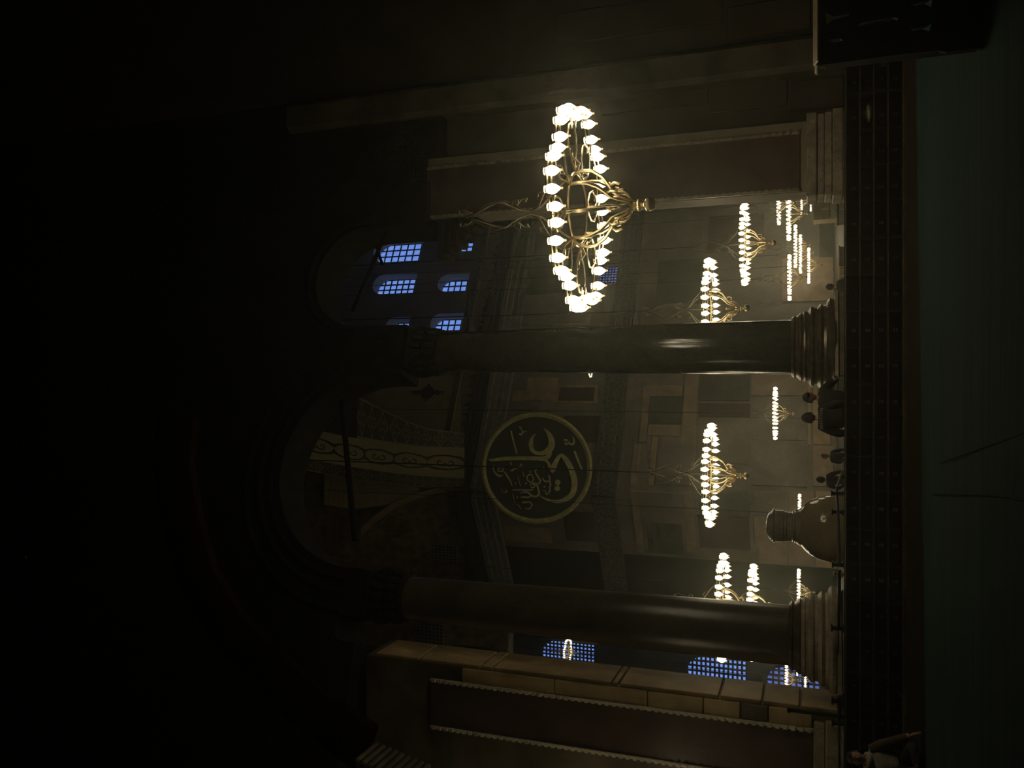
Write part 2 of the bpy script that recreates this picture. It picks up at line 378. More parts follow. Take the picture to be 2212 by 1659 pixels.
# revetment panels of the nave wall (real slabs on the wall, one standing in for a dark doorway)
def slab(P, x0, x1, y0, y1, mat, off, b):
    pts = [P.sz(x1, y1), P.sz(x1, y0), P.sz(x0, y0), P.sz(x0, y1)]
    s0 = min(p[0] for p in pts); s1 = max(p[0] for p in pts); zm = (pts[0][1] + pts[1][1]) / 2; zM = (pts[2][1] + pts[3][1]) / 2
    b.box(((s0 + s1) / 2, (zm + zM) / 2, off / 2), (s1 - s0, zM - zm, off), M_=P.mat(), mi=mat)
PM = ['pale', 'pink', 'dark', 'marble', 'porph', 'whitemarble']
b = MB()
L1 = [(1138, 1203, 817, 866, 0), (1108, 1138, 844, 866, 0), (1168, 1198, 866, 893, 1), (1200, 1292, 833, 838, 0), (1200, 1292, 867, 871, 0), (1200, 1208, 838, 867, 0), (1284, 1292, 838, 867, 0),
      (1208, 1284, 838, 867, 4), (1296, 1306, 812, 893, 3), (1386, 1402, 833, 955, 1), (1403, 1474, 833, 856, 1), (1403, 1474, 857, 918, 2), (1400, 1471, 919, 941, 1), (1476, 1505, 810, 960, 1),
      (1512, 1620, 812, 866, 2), (1510, 1620, 873, 901, 4), (1509, 1618, 905, 1000, 3), (1624, 1745, 810, 855, 1), (1624, 1742, 858, 903, 3), (1624, 1742, 906, 950, 3), (1745, 1752, 810, 962, 0),
      (1757, 1797, 812, 858, 0), (1757, 1793, 862, 960, 0), (1366, 1380, 960, 1050, 1), (1420, 1500, 945, 1048, 3), (1405, 1416, 945, 1048, 0), (1625, 1742, 954, 1048, 3), (1757, 1800, 965, 1050, 1),
      (1215, 1300, 900, 955, 4),  # dark slab stands in for the unlit gallery doorway
      # further right, seen past the big chandelier
      (1338, 1344, 505, 560, 0), (1335, 1340, 618, 660, 0), (1365, 1369, 470, 700, 0), (1420, 1520, 470, 560, 3), (1420, 1520, 565, 655, 2), (1530, 1650, 470, 540, 4), (1530, 1650, 548, 655, 3),
      (1690, 1800, 560, 650, 1), (1770, 1820, 470, 556, 2), (1110, 1280, 640, 700, 3), (1110, 1280, 560, 632, 2), (1110, 1280, 480, 552, 3)]
for x0, x1, y0, y1, mi in L1: slab(W1, x0, x1, y0, y1, mi, .10, b)
struct(b.build('wall_cladding', PM, smooth=False), 'marble panels in pale, dark and reddish slabs on the nave wall, one standing for a dark doorway', 'wall')
b = MB()
L2 = [(1090, 1190, 1140, 1165, 0), (1215, 1290, 1085, 1102, 1), (1220, 1300, 1105, 1165, 4), (1375, 1480, 1065, 1125, 3), (1370, 1385, 1060, 1190, 1), (1480, 1500, 1060, 1190, 1), (1510, 1620, 1062, 1110, 2),
      (1510, 1620, 1118, 1180, 4), (1630, 1700, 1062, 1112, 3), (1630, 1700, 1116, 1180, 1), (1705, 1757, 1062, 1112, 1), (1703, 1758, 1116, 1215, 1), (1640, 1700, 1184, 1214, 1), (1762, 1798, 1062, 1222, 0), (1400, 1475, 1130, 1192, 2)]
for x0, x1, y0, y1, mi in L2: slab(W2, x0, x1, y0, y1, mi, .10, b)
s_end = W2.sz(1640, 1217)[0]
b2 = MB(); b2.box((s_end / 2, ZC / 2, -.6), (s_end, ZC, 1.2), M_=W2.mat()); struct(b2.build('wall_pier', 'marble', smooth=False), 'face of the far pier left of the roundel')
b.build('wall_pier_cladding', PM, smooth=False); struct(bpy.data.objects['wall_pier_cladding'], 'marble slabs on the far pier behind the urn', 'wall')

# the painted vault above the cornice on the left: curved bands, worn mosaic, grille windows
def ribbon(name, rows, mat, label, cells, Yf, thick=.35):
    """rows: (picture x, y-first edge, y-second edge); Yf gives the distance"""
    me_v = []; me_f = []; uvs = []
    fine = []
    for i in range(len(rows) - 1):
        for k in range(6):
            t = k / 6; fine.append(tuple(rows[i][j] * (1 - t) + rows[i + 1][j] * t for j in range(3)))
    fine.append(rows[-1]); n = len(fine)
    for i, (x, ya, yb) in enumerate(fine):
        pa = at(x, ya, Yf(x, ya)); pb = at(x, yb, Yf(x, yb)); back = Vector((0, thick, thick * .4))
        me_v += [pa, pb, pa + back, pb + back]
    for i in range(n - 1):
        a = i * 4; c = a + 4
        me_f += [(a, a + 1, c + 1, c), (a + 2, c + 2, c + 3, a + 3), (a, c, c + 2, a + 2), (a + 1, a + 3, c + 3, c + 1)]
    me_f += [(0, 2, 3, 1), (4 * n - 4, 4 * n - 3, 4 * n - 1, 4 * n - 2)]
    me = bpy.data.meshes.new(name); me.from_pydata([tuple(p) for p in me_v], [], me_f); me.materials.append(MAT[mat])
    ul = me.uv_layers.new(name='UVMap')
    for p in me.polygons:
        for li in p.loop_indices:
            vi = me.loops[li].vertex_index; ul.data[li].uv = ((vi // 4) / (n - 1) * cells, float(vi % 2))
    for p in me.polygons: p.use_smooth = False
    o = bpy.data.objects.new(name, me); C.objects.link(o); return struct(o, label, 'vault')
YF = lambda x, y: 55.2 - (1000 - x) * .022 + abs(y - 1000) * .012
ribbon('trim_20', [(1003, 936, 969), (925, 926, 966), (880, 910, 962), (820, 880, 955), (771, 855, 947)], 'quatre', 'broad quatrefoil band on the arch beside the cream scroll band', 9, YF)
ribbon('trim_21', [(1003, 969, 1033), (905, 965, 1028), (824, 956, 1019), (751, 944, 1007), (663, 926, 990), (560, 900, 970)], 'scroll', 'cream arch band painted with dark scrolls above the roundel', 6, YF)
ribbon('trim_22', [(1003, 1033, 1050), (919, 1030, 1053), (864, 1024, 1047), (754, 1007, 1035), (639, 985, 1011), (560, 968, 992)], 'quatre', 'narrow quatrefoil band left of the cream scroll band', 16, YF)
YG = lambda x, y: 57.5 - (1000 - x) * .02 + abs(y - 1050) * .02
ribbon('trim_23', [(1003, 1050, 1262), (919, 1053, 1262), (864, 1047, 1262), (754, 1035, 1262), (639, 1011, 1262), (560, 992, 1262)], 'worn', 'worn gold mosaic of the half dome above the dark band', 4, YG)
ribbon('trim_24', [(905, 1053, 1062), (860, 1047, 1088), (760, 1035, 1100), (700, 1020, 1090)], 'cream', 'cream painted field of the half dome', 3, lambda x, y: YG(x, y) - .5)
ribbon('trim_25', [(990, 1050, 1060), (940, 1055, 1066), (890, 1068, 1082), (850, 1085, 1101), (810, 1112, 1130), (780, 1140, 1160)], 'cream', 'worn curved border on the half dome mosaic', 12, lambda x, y: YG(x, y) - .7)
ribbon('trim_26', [(995, 810, 936), (925, 810, 926), (880, 810, 910), (820, 800, 880), (771, 790, 855), (700, 780, 930)], 'cream', 'cream painted wall beside the dark medallion', 4, lambda x, y: W1.w(W1.sz(x, y)[0], 0).y - .25)
ribbon('trim_27', [(700, 800, 930), (640, 800, 926), (560, 800, 900)], 'tan', 'plain painted vault above the cream wall', 4, YF)
# diamond lattice band and medallion on W1
def wallband(P, s0, s1, z0, z1, off, name, mat, label, cells):
    v_ = [P.w(s0, z0, off), P.w(s1, z0, off), P.w(s1, z1, off), P.w(s0, z1, off), P.w(s0, z0, 0), P.w(s1, z0, 0), P.w(s1, z1, 0), P.w(s0, z1, 0)]
    me = bpy.data.meshes.new(name); me.from_pydata([tuple(p) for p in v_], [], [(0, 1, 2, 3), (0, 4, 5, 1), (1, 5, 6, 2), (2, 6, 7, 3), (3, 7, 4, 0)])
    me.materials.append(MAT[mat]); ul = me.uv_layers.new(name='UVMap'); uvv = {0: (0, 0), 1: (cells, 0), 2: (cells, 1), 3: (0, 1), 4: (0, 0), 5: (cells, 0), 6: (cells, 1), 7: (0, 1)}
    for l in me.loops: ul.data[l.index].uv = uvv[l.vertex_index]
    o = bpy.data.objects.new(name, me); C.objects.link(o); return struct(o, label, 'trim')
sa, za = W1.sz(984, 830); _, zb = W1.sz(996, 830)
wallband(W1, 2.2, 44, zb, za, .34, 'trim_28', 'lattice', 'dark diamond lattice band along the upper wall', 64)
e = empty('trim_29', W1.w(*W1.sz(927, 852), .36)); struct(e, 'round dark medallion with leaf ends on the cream wall', 'ornament')
b = MB(); sm, zm = W1.sz(927, 852); R3 = W1.mat(.38) @ Matrix.Translation((sm, zm, 0))
def disc(b, Mx, r, d, n=28, cx=0, cy_=0, mi=0, sx=1.0): b.prism([(cx + r * sx * math.cos(2 * PI * k / n), cy_ + r * math.sin(2 * PI * k / n)) for k in range(n)], Mx, d, mi)
Ri = Matrix.Translation(-e.location) @ R3
disc(b, Ri, .58, .06)
for k in range(7):
    for s_ in (-1, 1): disc(b, Ri, .17 - .016 * k, .04, 8, cx=.12 * math.sin(k * 2.2), cy_=s_ * (.66 + .13 * k))
for s_ in (-1, 1): disc(b, Ri, .12, .04, 8, cx=s_ * .64)
b.build('medallion_field', 'blackband', e)

# unlit grille windows of the half dome
def grille_at(x0, x1, y0, y1, Y, label):
    c = at((x0 + x1) / 2, (y0 + y1) / 2, Y); wd = (at(x0, y0, Y) - at(x0, y1, Y)).length; ht = (at(x0, y0, Y) - at(x1, y0, Y)).length
    P = Plane(c.x, Y, 0.0); z0 = c.z - ht / 2
    return window(P, (-wd / 2, wd / 2, z0, z0 + ht), 6, 7, 'nightglass', .07, label, 0.0, 'cornice')
grille_at(930, 986, 1178, 1216, 56.6, 'dark window with pale grid in the worn half dome')
b = MB(); p0 = at(1003, 1262, 40); 
grille_at(900, 957, 1346, 1392, 50, 'dark window with pale grid between worn column and left pier')
bp = at(950, 1380, 51); b.box((bp.x, 51.2, bp.z + 1), (7, 1, 12)); struct(b.build('wall_mosaic', 'worn', smooth=False), 'worn gold mosaic wall seen left of the worn column')

# wall with the three large dusk windows, beyond the worn column
W3 = Plane(-40, 68, 0.0)
big = [(1170, 1283, 1388, 1452), (1485, 1612, 1423, 1490), (1657, 1772, 1444, 1510)]
rb = [win_rect(W3, *t) for t in big]
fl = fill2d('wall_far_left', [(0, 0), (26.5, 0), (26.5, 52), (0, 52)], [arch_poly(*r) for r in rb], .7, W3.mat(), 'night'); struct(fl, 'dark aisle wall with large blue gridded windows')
window(W3, rb[0], 8, 14, 'sky', .14, 'large arched blue window highest beside the left pier', .35)
window(W3, rb[1], 6, 13, 'sky', .16, 'large arched blue window halfway up beside the left pier', .35)
window(W3, rb[2], 6, 9, 'skydim', .16, 'large arched blue window lowest, behind chandeliers by the left pier', .35)
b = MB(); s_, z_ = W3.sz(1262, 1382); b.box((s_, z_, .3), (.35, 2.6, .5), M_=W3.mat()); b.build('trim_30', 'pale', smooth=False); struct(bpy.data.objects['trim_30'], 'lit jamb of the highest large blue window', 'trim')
# gilded rail curving along the gallery edge
b = MB(); pts = [(935, 1402), (960, 1399), (1000, 1396), (1040, 1400), (1070, 1408), (1100, 1418), (1125, 1425)]
for off in (0, .22): b.tube([at(x, y, 24) + Vector((0, 0, -off)) for x, y in pts], .05, 6)
tag(b.build('gallery_rail', 'brass'), 'thin gilded curved rail high beside the left pier', 'railing')

# ------------------------------------------------------------------ near arcade: columns, spandrels, piers
ANG = math.radians(15)
A = at(1700, 750, 19.0); B_ = at(1700, 1371, 17.0)
ARC = Plane(B_.x, B_.y, math.atan2(A.y - B_.y, A.x - B_.x))
SA = math.hypot(A.x - B_.x, A.y - B_.y)
def column(P, shaft_mat, base_mat, name_label, rad, ztop=10.1, jog=0.0):
    e = empty('marble_column', (P.x, P.y, 0), ANG)
    b = MB(); b.box((0, 0, .5), (1.81, 1.81, 1.0), bev=.03); b.build('plinth', 'plinth' if shaft_mat == 'column' else 'base', e, smooth=False)
    b = MB(); b.box((0, 0, 1.03), (1.86, 1.86, .06)); b.box((0, 0, .08), (1.92, 1.92, .16)); b.build('plinth_moulding', 'base', e, smooth=False)
    k = rad / .55
    prof = [(.96, 1.06), (.99, 1.10), (.99, 1.15), (.94, 1.20), (.86, 1.22), (.84, 1.27), (.86, 1.29), (.88, 1.33), (.84, 1.37), (.80, 1.40), (.80, 1.45), (.83, 1.48), (.83, 1.52), (.77, 1.56), (.73, 1.58), (.73, 1.61), (.75, 1.63), (.74, 1.66), (.68, 1.70)]
    b = MB(); b.lathe([(r * k, z) for r, z in prof], 56); b.build('base_moulding', base_mat, e)
    b = MB(); b.lathe([(.69 * k, 1.69), (.71 * k, 1.72), (.69 * k, 1.76), (.66 * k, 1.78), (.64 * k, 1.82), (.66 * k, 1.86), (.62 * k, 1.90), (.60 * k, 1.92)], 56); b.build('bronze_collar', 'bronze', e)
    n = 26; b = MB(); b.lathe([((rad * 1.03 - (rad * .17) * (i / n) ** 1.4), 1.9 + (ztop - 1.9) * i / n) for i in range(n + 1)], 64); b.build('shaft', shaft_mat, e)
    rt = rad * .86
    b = MB(); b.lathe([(rt, ztop - .05), (rt * 1.08, ztop), (rt * 1.08, ztop + .07), (rt, ztop + .1), (rt * 1.03, ztop + .3), (rt * 1.1, ztop + .6), (rt * 1.2, ztop + .8)], 40)
    for q in range(16):
        a = 2 * PI * q / 16
        for lv in range(2):
            r0 = rt * (1.02 + .08 * lv); b.tube([(r0 * math.cos(a), r0 * math.sin(a), ztop + .1 + .34 * lv), (r0 * 1.06 * math.cos(a), r0 * 1.06 * math.sin(a), ztop + .3 + .34 * lv), (r0 * 1.16 * math.cos(a), r0 * 1.16 * math.sin(a), ztop + .38 + .34 * lv)], [.08, .09, .03], 6)
    b.box((0, 0, ztop + .86), (rt * 2.15, rt * 2.15, .14), bev=.04); b.build('capital', 'spandrel', e)
    return tag(e, name_label, 'column')
column(A, 'column', 'bronze', 'polished black column at centre with bright streaks down both edges', .57)
column(B_, 'column2', 'base', 'worn dull column between the urn and the left pier', .55, 10.1)

# spandrel wall with the two dark arches
hs = []
def arch_hole(sc_, r, zs, zb_): return [(sc_ - r, zb_), (sc_ + r, zb_)] + [(sc_ + r * math.cos(a), zs + r * math.sin(a)) for a in [PI * k / 28 for k in range(29)]]
sA1, z1a = ARC.sz(870, 817); sB1, _ = ARC.sz(870, 1240); _, ztop1 = ARC.sz(632, 1000)
s_r1, _ = ARC.sz(860, 717); s_r2, _ = ARC.sz(860, 500); _, ztop2 = ARC.sz(706, 600)
r1 = (sA1 - sB1) / 2; r2 = (s_r2 - s_r1) / 2
sL, _ = ARC.sz(900, 1348); sLL, _ = ARC.sz(900, 1404); rl = (sL - sLL) / 2
spring = 11.05
outer = [(-9, 11.05), (sLL, 11.05), (sLL, 11.05 + .01)]
outer = [(-12, 11.05)]
def arc_pts(c, r, top, base=11.05, n=24, left_first=True):
    zs = max(base, top - r); out = [(c - r, base)] + [(c + r * math.cos(a), zs + (top - zs) * math.sin(a)) for a in [PI - PI * k / n for k in range(n + 1)]] + [(c + r, base)]
    return out
outer += arc_pts((sL + sLL) / 2, rl, 11.05 + rl + .3) + arc_pts((sA1 + sB1) / 2, r1, ztop1) + arc_pts((s_r1 + s_r2) / 2, r2, ztop2)
outer += [(30, 11.05), (30, 44), (-12, 44)]
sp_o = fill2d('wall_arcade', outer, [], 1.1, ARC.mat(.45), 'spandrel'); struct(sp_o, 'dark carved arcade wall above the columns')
# archivolt mouldings
for i, (c_, r_, tp, nm) in enumerate((((sA1 + sB1) / 2, r1, ztop1, 'archivolt rings over the wide arch'), ((s_r1 + s_r2) / 2, r2, ztop2, 'archivolt ring over the narrow arch'))):
    b = MB(); zs = max(11.05, tp - r_)
    for rr in ((.25, .55, .95) if i == 0 else (.2,)):
        b.tube([ARC.w(c_ + (r_ + rr) * math.cos(a), zs + (tp - zs + rr) * math.sin(a), .47) for a in [PI * k / 32 for k in range(33)]], .07, 6)
    struct(b.build('trim_%d' % (31 + i), 'spandrel'), nm, 'arch')
# iron tie beams across the arches
b = MB(); p = at(739, 874, 18.8); q = at(766, 1162, 17.4); b.tube([p + (p - q) * .1, q + (q - p) * .02], .075, 8)
tag(b.build('tie_beam', 'tie'), 'dark tie beam crossing the wide arch above the roundel', 'beam', 'tie beams in the arches')
b = MB(); p = at(835, 500, 20.2); q = at(762, 672, 19.3); b.tube([p + (p - q) * .05, q], .055, 8); b.tube([at(812, 530, 20.1), at(826, 572, 20.0)], .04, 6)
tag(b.build('tie_beam', 'tie'), 'dark tie beam slanting over the small blue windows', 'beam', 'tie beams in the arches')

# right pier: dark panel in a dentilled frame over a moulded base
def pier(name, X0, X1, Y, depth, ztop, panel, label, zb0, side=None, reveal=None, depth2=0):
    e = empty(name, ((X0 + X1) / 2, Y, 0)); cx = (X0 + X1) / 2; W = X1 - X0
    b = MB(); b.box((0, depth / 2, ztop / 2), (W, depth, ztop)); b.build('shaft', 'pierpale', e, smooth=False)
    b = MB(); prof = [(0, .05), (.18, .30), (.30, .26), (.36, .20), (.52, .22), (.66, .16), (.76, .13), (.86, .18), (1.0, .07)]
    for i, (t, o_) in enumerate(prof[:-1]):
        t2 = prof[i + 1][0]; b.box((0, depth / 2 - o_ / 2, zb0 * (t + t2) / 2), (W + 2 * o_ * .8, depth + o_, zb0 * (t2 - t) * .96), bev=.02)
    b.build('base_moulding', 'base', e, smooth=False)
    px0, px1, pz0 = panel; b = MB(); b.box(((px0 + px1) / 2 - cx, -.02, (pz0 + ztop) / 2), (px1 - px0, .06, ztop - pz0)); b.build('dark_panel', 'porph', e, smooth=False)
    b = MB()
    for xx in (px0, px1):
        b.box((xx - cx, -.07, (pz0 + ztop) / 2), (.06, .06, ztop - pz0))
        n = int((ztop - pz0) / .16)
        for k in range(n): b.box((xx - cx, -.11, pz0 + .08 + k * .16), (.075, .05, .085))
    b.build('dentil_frame', 'base', e, smooth=False)
    return tag(e, label, 'pier')
pr0 = at(1740, 430, 21.0).x; pr1 = at(1740, 262, 20.2).x
RP = pier('wall_pier_block', pr0, pr1, 20.2, .8, 11.15, (pr0 + .04, at(1740, 288, 20.2).x, zat(1727, 20.2)), 'pale framed pier with tall dark panel right of the polished column', zat(1742, 20.2))
RP.name = 'panelled_pier'
# half capital and springing block of the narrow arch, on the pier
e = empty('pier_capital', (pr0 - .02, 20.2, 9.7)); b = MB()
for i in range(6): b.box((-(.2 + .17 * i) / 2, .45, .12 + .20 * i), (.2 + .17 * i, .8, .195), bev=.04)
b.build('capital_block', 'spandrel', e, smooth=False); tag(e, 'dark stepped capital on the pier beside the small windows', 'capital')
# wall to the right of that pier: brown panels and a stained pilaster
b = MB(); x_a = pr1 - .02; x_b = at(1600, 150, 19.6).x
b.box(((x_a + 16) / 2, 21.7, 20), (16 - x_a, 1.0, 40)); struct(b.build('wall_near_right', 'brown', smooth=False), 'brown stone wall at the right edge')
b = MB(); xx0 = at(1650, 160, 20.6).x; xx1 = at(1650, 85, 20.6).x; b.box(((xx0 + xx1) / 2, 20.95, 8), (xx1 - xx0, .7, 16), bev=.12); struct(b.build('trim_40', 'stain'), 'stained marble pilaster beside the dark carved screen', 'pilaster')
b = MB()
for (xi0, xi1, ya, yb) in ((1300, 1530, 238, 172), (1536, 1700, 238, 172), (1706, 1822, 238, 172), (1200, 1560, 75, 5), (1570, 1750, 75, 5)):
    p0 = at(xi1, ya, 21.2); p1 = at(xi0, yb, 21.2); z0 = max(.05, zat(xi1, 21.2)); z1 = zat(xi0, 21.2)
    X0 = at((xi0 + xi1) / 2, ya, 21.2).x; X1 = at((xi0 + xi1) / 2, yb, 21.2).x
    b.box(((X0 + X1) / 2, 21.17, (z0 + z1) / 2), (X1 - X0, .1, z1 - z0), bev=.02)
struct(b.build('trim_41', 'brown', smooth=False), 'flat brown stone panels beside the stained pilaster', 'wall panel')

# left pier: lit side face of jointed slabs, dentilled dark panel front, moulded base
xc = at(1800, 1541, 16.3).x; PY = 16.3; xl = xc - 3.4
e = empty('panelled_pier', (xc, PY, 0)); tag(e, 'pier at far left with lit pale slabs and tall dark panel', 'pier')
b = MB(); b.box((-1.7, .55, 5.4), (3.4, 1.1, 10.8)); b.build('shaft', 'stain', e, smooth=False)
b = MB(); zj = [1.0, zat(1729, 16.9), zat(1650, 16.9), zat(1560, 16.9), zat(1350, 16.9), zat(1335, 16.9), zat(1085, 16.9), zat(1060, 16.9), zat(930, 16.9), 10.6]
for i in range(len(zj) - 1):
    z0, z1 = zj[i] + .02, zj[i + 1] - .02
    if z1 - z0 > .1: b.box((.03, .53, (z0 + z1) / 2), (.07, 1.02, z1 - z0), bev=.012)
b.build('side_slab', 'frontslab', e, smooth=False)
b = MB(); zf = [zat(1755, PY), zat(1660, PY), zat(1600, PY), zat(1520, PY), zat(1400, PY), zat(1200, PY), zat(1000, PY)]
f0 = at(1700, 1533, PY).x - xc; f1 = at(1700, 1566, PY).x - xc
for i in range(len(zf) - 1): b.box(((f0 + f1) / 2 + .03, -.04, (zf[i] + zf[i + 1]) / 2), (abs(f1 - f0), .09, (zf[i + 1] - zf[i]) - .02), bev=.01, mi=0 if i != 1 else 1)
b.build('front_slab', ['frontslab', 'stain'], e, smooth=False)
b = MB(); px0 = f1; px1 = at(1500, 1652, PY).x - xc; pz0 = zat(1757, PY); b.box(((px0 + px1) / 2, -.03, (pz0 + 9.2) / 2), (abs(px1 - px0), .09, 9.2 - pz0)); b.build('dark_panel', 'porph', e, smooth=False)
b = MB()
for X_ in (px0, px1):
    b.box((X_, -.08, (pz0 + 9.2) / 2), (.05, .06, 9.2 - pz0))
    for k in range(int((9.2 - pz0) / .14)): b.box((X_, -.12, pz0 + .07 + k * .14), (.07, .05, .075))
b.build('dentil_frame', 'whitemarble', e, smooth=False)
b = MB(); zb0 = zat(1757, PY)
for t0, t1, o_ in ((0, .16, .24), (.16, .22, .18), (.22, .4, .2), (.4, .46, .12), (.46, .64, .15), (.64, .7, .09), (.7, .86, .12), (.86, 1, .05)):
    b.box((-1.75 - .1, .5 - o_ / 2, zb0 * (t0 + t1) / 2), (3.3 + o_, 1.1 + o_, zb0 * (t1 - t0) * .97), bev=.02)
b.build('base_moulding', 'base', e, smooth=False)
# faint big arch and carved springing at far left
RB = [(395, 1090, 1160), (430, 1210, 1290), (500, 1330, 1400), (600, 1430, 1500), (700, 1520, 1580), (790, 1590, 1640)]
vs2 = []; fs2 = []
path = [at(x, (ya + yb) / 2, 13.5) for x, ya, yb in RB]; b = MB()
path = [at(385, 900, 13.5), at(375, 1000, 13.5)] + path
b.tube(path, .30, 10, flat=1.6); struct(b.build('trim_42', 'red'), 'faint reddish arch band curving overhead at left', 'arch')
e = empty('carved_capital', at(860, 1728, 13.2)); b = MB()
for i in range(9):
    b.box((0, 0, -.42 + i * .13), (1.1 + .06 * i, .8, .10), bev=.03)
for i in range(5):
    for k in range(9): b.box((-.5 + .125 * k, -.42 - .03 * i, .1 + i * .13), (.07, .06, .07))
b.build('carved_block', 'stain', e, smooth=False); tag(e, 'carved pale capital at the far left edge, high up', 'capital')

# ------------------------------------------------------------------ chandeliers
R_ = 1.5
def ring_r(th): return R_ * (.79 + .21 * abs(math.cos(4 * th)) ** .6)
def make_chandelier():
    root = empty('chandelier')
    b = MB()
    for zz in (0.0, -.06): b.tube([(ring_r(2 * PI * k / 160) * math.cos(2 * PI * k / 160), ring_r(2 * PI * k / 160) * math.sin(2 * PI * k / 160), zz) for k in range(160)], .016, 6, closed=True)
    b.build('lamp_ring', 'brass', root)
    b = MB(); ri = .36 * R_
    b.tube([(ri * math.cos(2 * PI * k / 64), ri * math.sin(2 * PI * k / 64), -.02) for k in range(64)], .028, 8, closed=True); b.build('inner_ring', 'brass', root)
    arm0 = None
    for k in range(8):
        a = PI / 8 + k * PI / 4; ca, sa_ = math.cos(a), math.sin(a)
        def P3(r, z, t=0.0): return (r * R_ * ca - t * sa_, r * R_ * sa_ + t * ca, z * R_)
        if k == 0:
            def rad(pts, rr, **kw): bb.tube([(r * R_, t * R_, z * R_) for r, z, t in pts], rr, 6, **kw)
            bb = MB(); rad([(.36, -.02, 0), (.375, -.10, 0), (.36, -.19, 0), (.30, -.28, 0), (.22, -.34, 0), (.15, -.38, 0), (.11, -.44, 0), (.085, -.50, 0), (.05, -.56, 0)], [.026, .028, .028, .028, .026, .026, .026, .026, .022])
            rad([(.20, -.35, 0), (.235, -.40, 0), (.22, -.46, 0), (.18, -.45, 0), (.19, -.41, 0)], [.02, .024, .024, .018, .006])
            rad([(.14, -.40, 0), (.15, -.48, 0), (.12, -.53, 0), (.07, -.56, 0)], [.014, .022, .022, .012]); arm0 = bb.build('curved_arm', 'brass', root)
            bb = MB()
            for s_ in (-1, 1):
                rad([(.36, -.02, 0), (.46, 0, .05 * s_), (.58, 0, .14 * s_), (.72, 0, .16 * s_), (.82, 0, .09 * s_), (.85, 0, 0)], .018)
                rad([(.50, 0, .0), (.56, .02, .05 * s_), (.60, .02, .02 * s_)], .012)
            rad([(.36, -.02, 0), (.45, -.06, 0), (.50, -.02, 0), (.47, .03, 0)], [.024, .022, .016, .006]); scr0 = bb.build('scroll', 'brass', root)
            bb = MB(); rad([(.60, 0, 0), (.50, .10, 0), (.36, .21, 0), (.22, .30, 0), (.08, .38, 0), (.03, .48, 0)], [.014, .016, .018, .018, .018, .015])
            rad([(.30, .25, 0), (.27, .33, 0), (.20, .36, 0), (.19, .31, 0), (.23, .30, 0)], .015); up0 = bb.build('upper_stay', 'dimbrass', root)
            bb = MB(); rad([(.02, .50, 0), (.06, .60, 0), (.17, .72, 0), (.20, .84, 0), (.14, .97, 0), (.05, 1.10, 0), (.02, 1.20, 0)], [.010, .013, .014, .014, .013, .012, .010])
            rad([(.05, 1.12, 0), (.11, 1.18, 0), (.12, 1.25, 0), (.08, 1.25, 0)], .011); rad([(.12, .66, 0), (.20, .62, 0), (.21, .56, 0), (.16, .57, 0)], .011); ly0 = bb.build('crown_blade', 'dimbrass', root)
            for o_ in (arm0, scr0, up0, ly0): o_.rotation_euler = (0, 0, a)
        else:
            for o_ in (arm0, scr0):
                c = o_.copy(); C.objects.link(c); c.parent = root; c.rotation_euler = (0, 0, a)
            if k % 2 == 0:
                for o_ in (up0, ly0):
                    c = o_.copy(); C.objects.link(c); c.parent = root; c.rotation_euler = (0, 0, a)
    b = MB(); r = R_
    b.lathe([(.012, .35 * r), (.012, -.50 * r)], 8); b.build('centre_rod', 'brass', root)
    b = MB(); b.lathe([(q * r, z * r) for q, z in [(.02, -.52), (.055, -.55), (.05, -.59), (.025, -.605), (.03, -.615), (.06, -.625), (.062, -.64), (.045, -.66), (.02, -.68), (.022, -.69), (.045, -.70), (.066, -.715), (.068, -.74), (.064, -.765), (.045, -.79), (.0, -.80)]], 24); b.build('finial', 'brass', root)
    lamp0 = None; lamps = []
    for k in range(40):
        lobe, i = divmod(k, 5); th = (lobe * PI / 4 - PI / 8 + PI / 4 * (i + .5) / 5); rr = ring_r(th) + .02
        if lamp0 is None:
            b = MB(); l = R_
            b.lathe([(q * l * 1.12, z * l) for q, z in [(.030, .03), (.026, .02), (.034, .0), (.043, -.03), (.043, -.05), (.036, -.075), (.022, -.098), (.010, -.115), (.006, -.122)]], 12, mi=0)
            b.lathe([(q * l, z * l) for q, z in [(.004, -.12), (.010, -.124), (.012, -.132), (.009, -.141), (.0, -.145)]], 8, mi=1)
            b.lathe([(q * l, z * l) for q, z in [(.034, .008), (.037, .012), (.034, .018), (.031, .012)]], 12, mi=2)
            o_ = lamp0 = b.build('glass_lamp', ['glow', 'tip', 'brass'], root)
        else: o_ = lamp0.copy(); C.objects.link(o_); o_.parent = root
        o_.location = (rr * math.cos(th), rr * math.sin(th), -.01); lamps.append(o_)
    return root
def add_cable(root, top, sc_):
    b = MB(); b.lathe([(.018 / sc_, 1.2 * R_), (.018 / sc_, (top - root.location.z) / sc_)], 6); b.build('hanging_cable', 'iron', root)
def add_light(root, sc_, k=1.0, n=1):
    for i in range(n):
        L = bpy.data.lights.new('lamp_light', 'POINT'); L.energy = LAMP_W * k / n * sc_ * sc_; L.color = LAMP_COL; L.shadow_soft_size = (.9 if n == 1 else .16) * sc_
        o_ = bpy.data.objects.new('lamp_light', L); C.objects.link(o_); o_.parent = root
        if n == 1: o_.location = (0, 0, -.12)
        else: a = 2 * PI * i / n; o_.location = (1.0 * R_ * math.cos(a), 1.0 * R_ * math.sin(a), -.12)
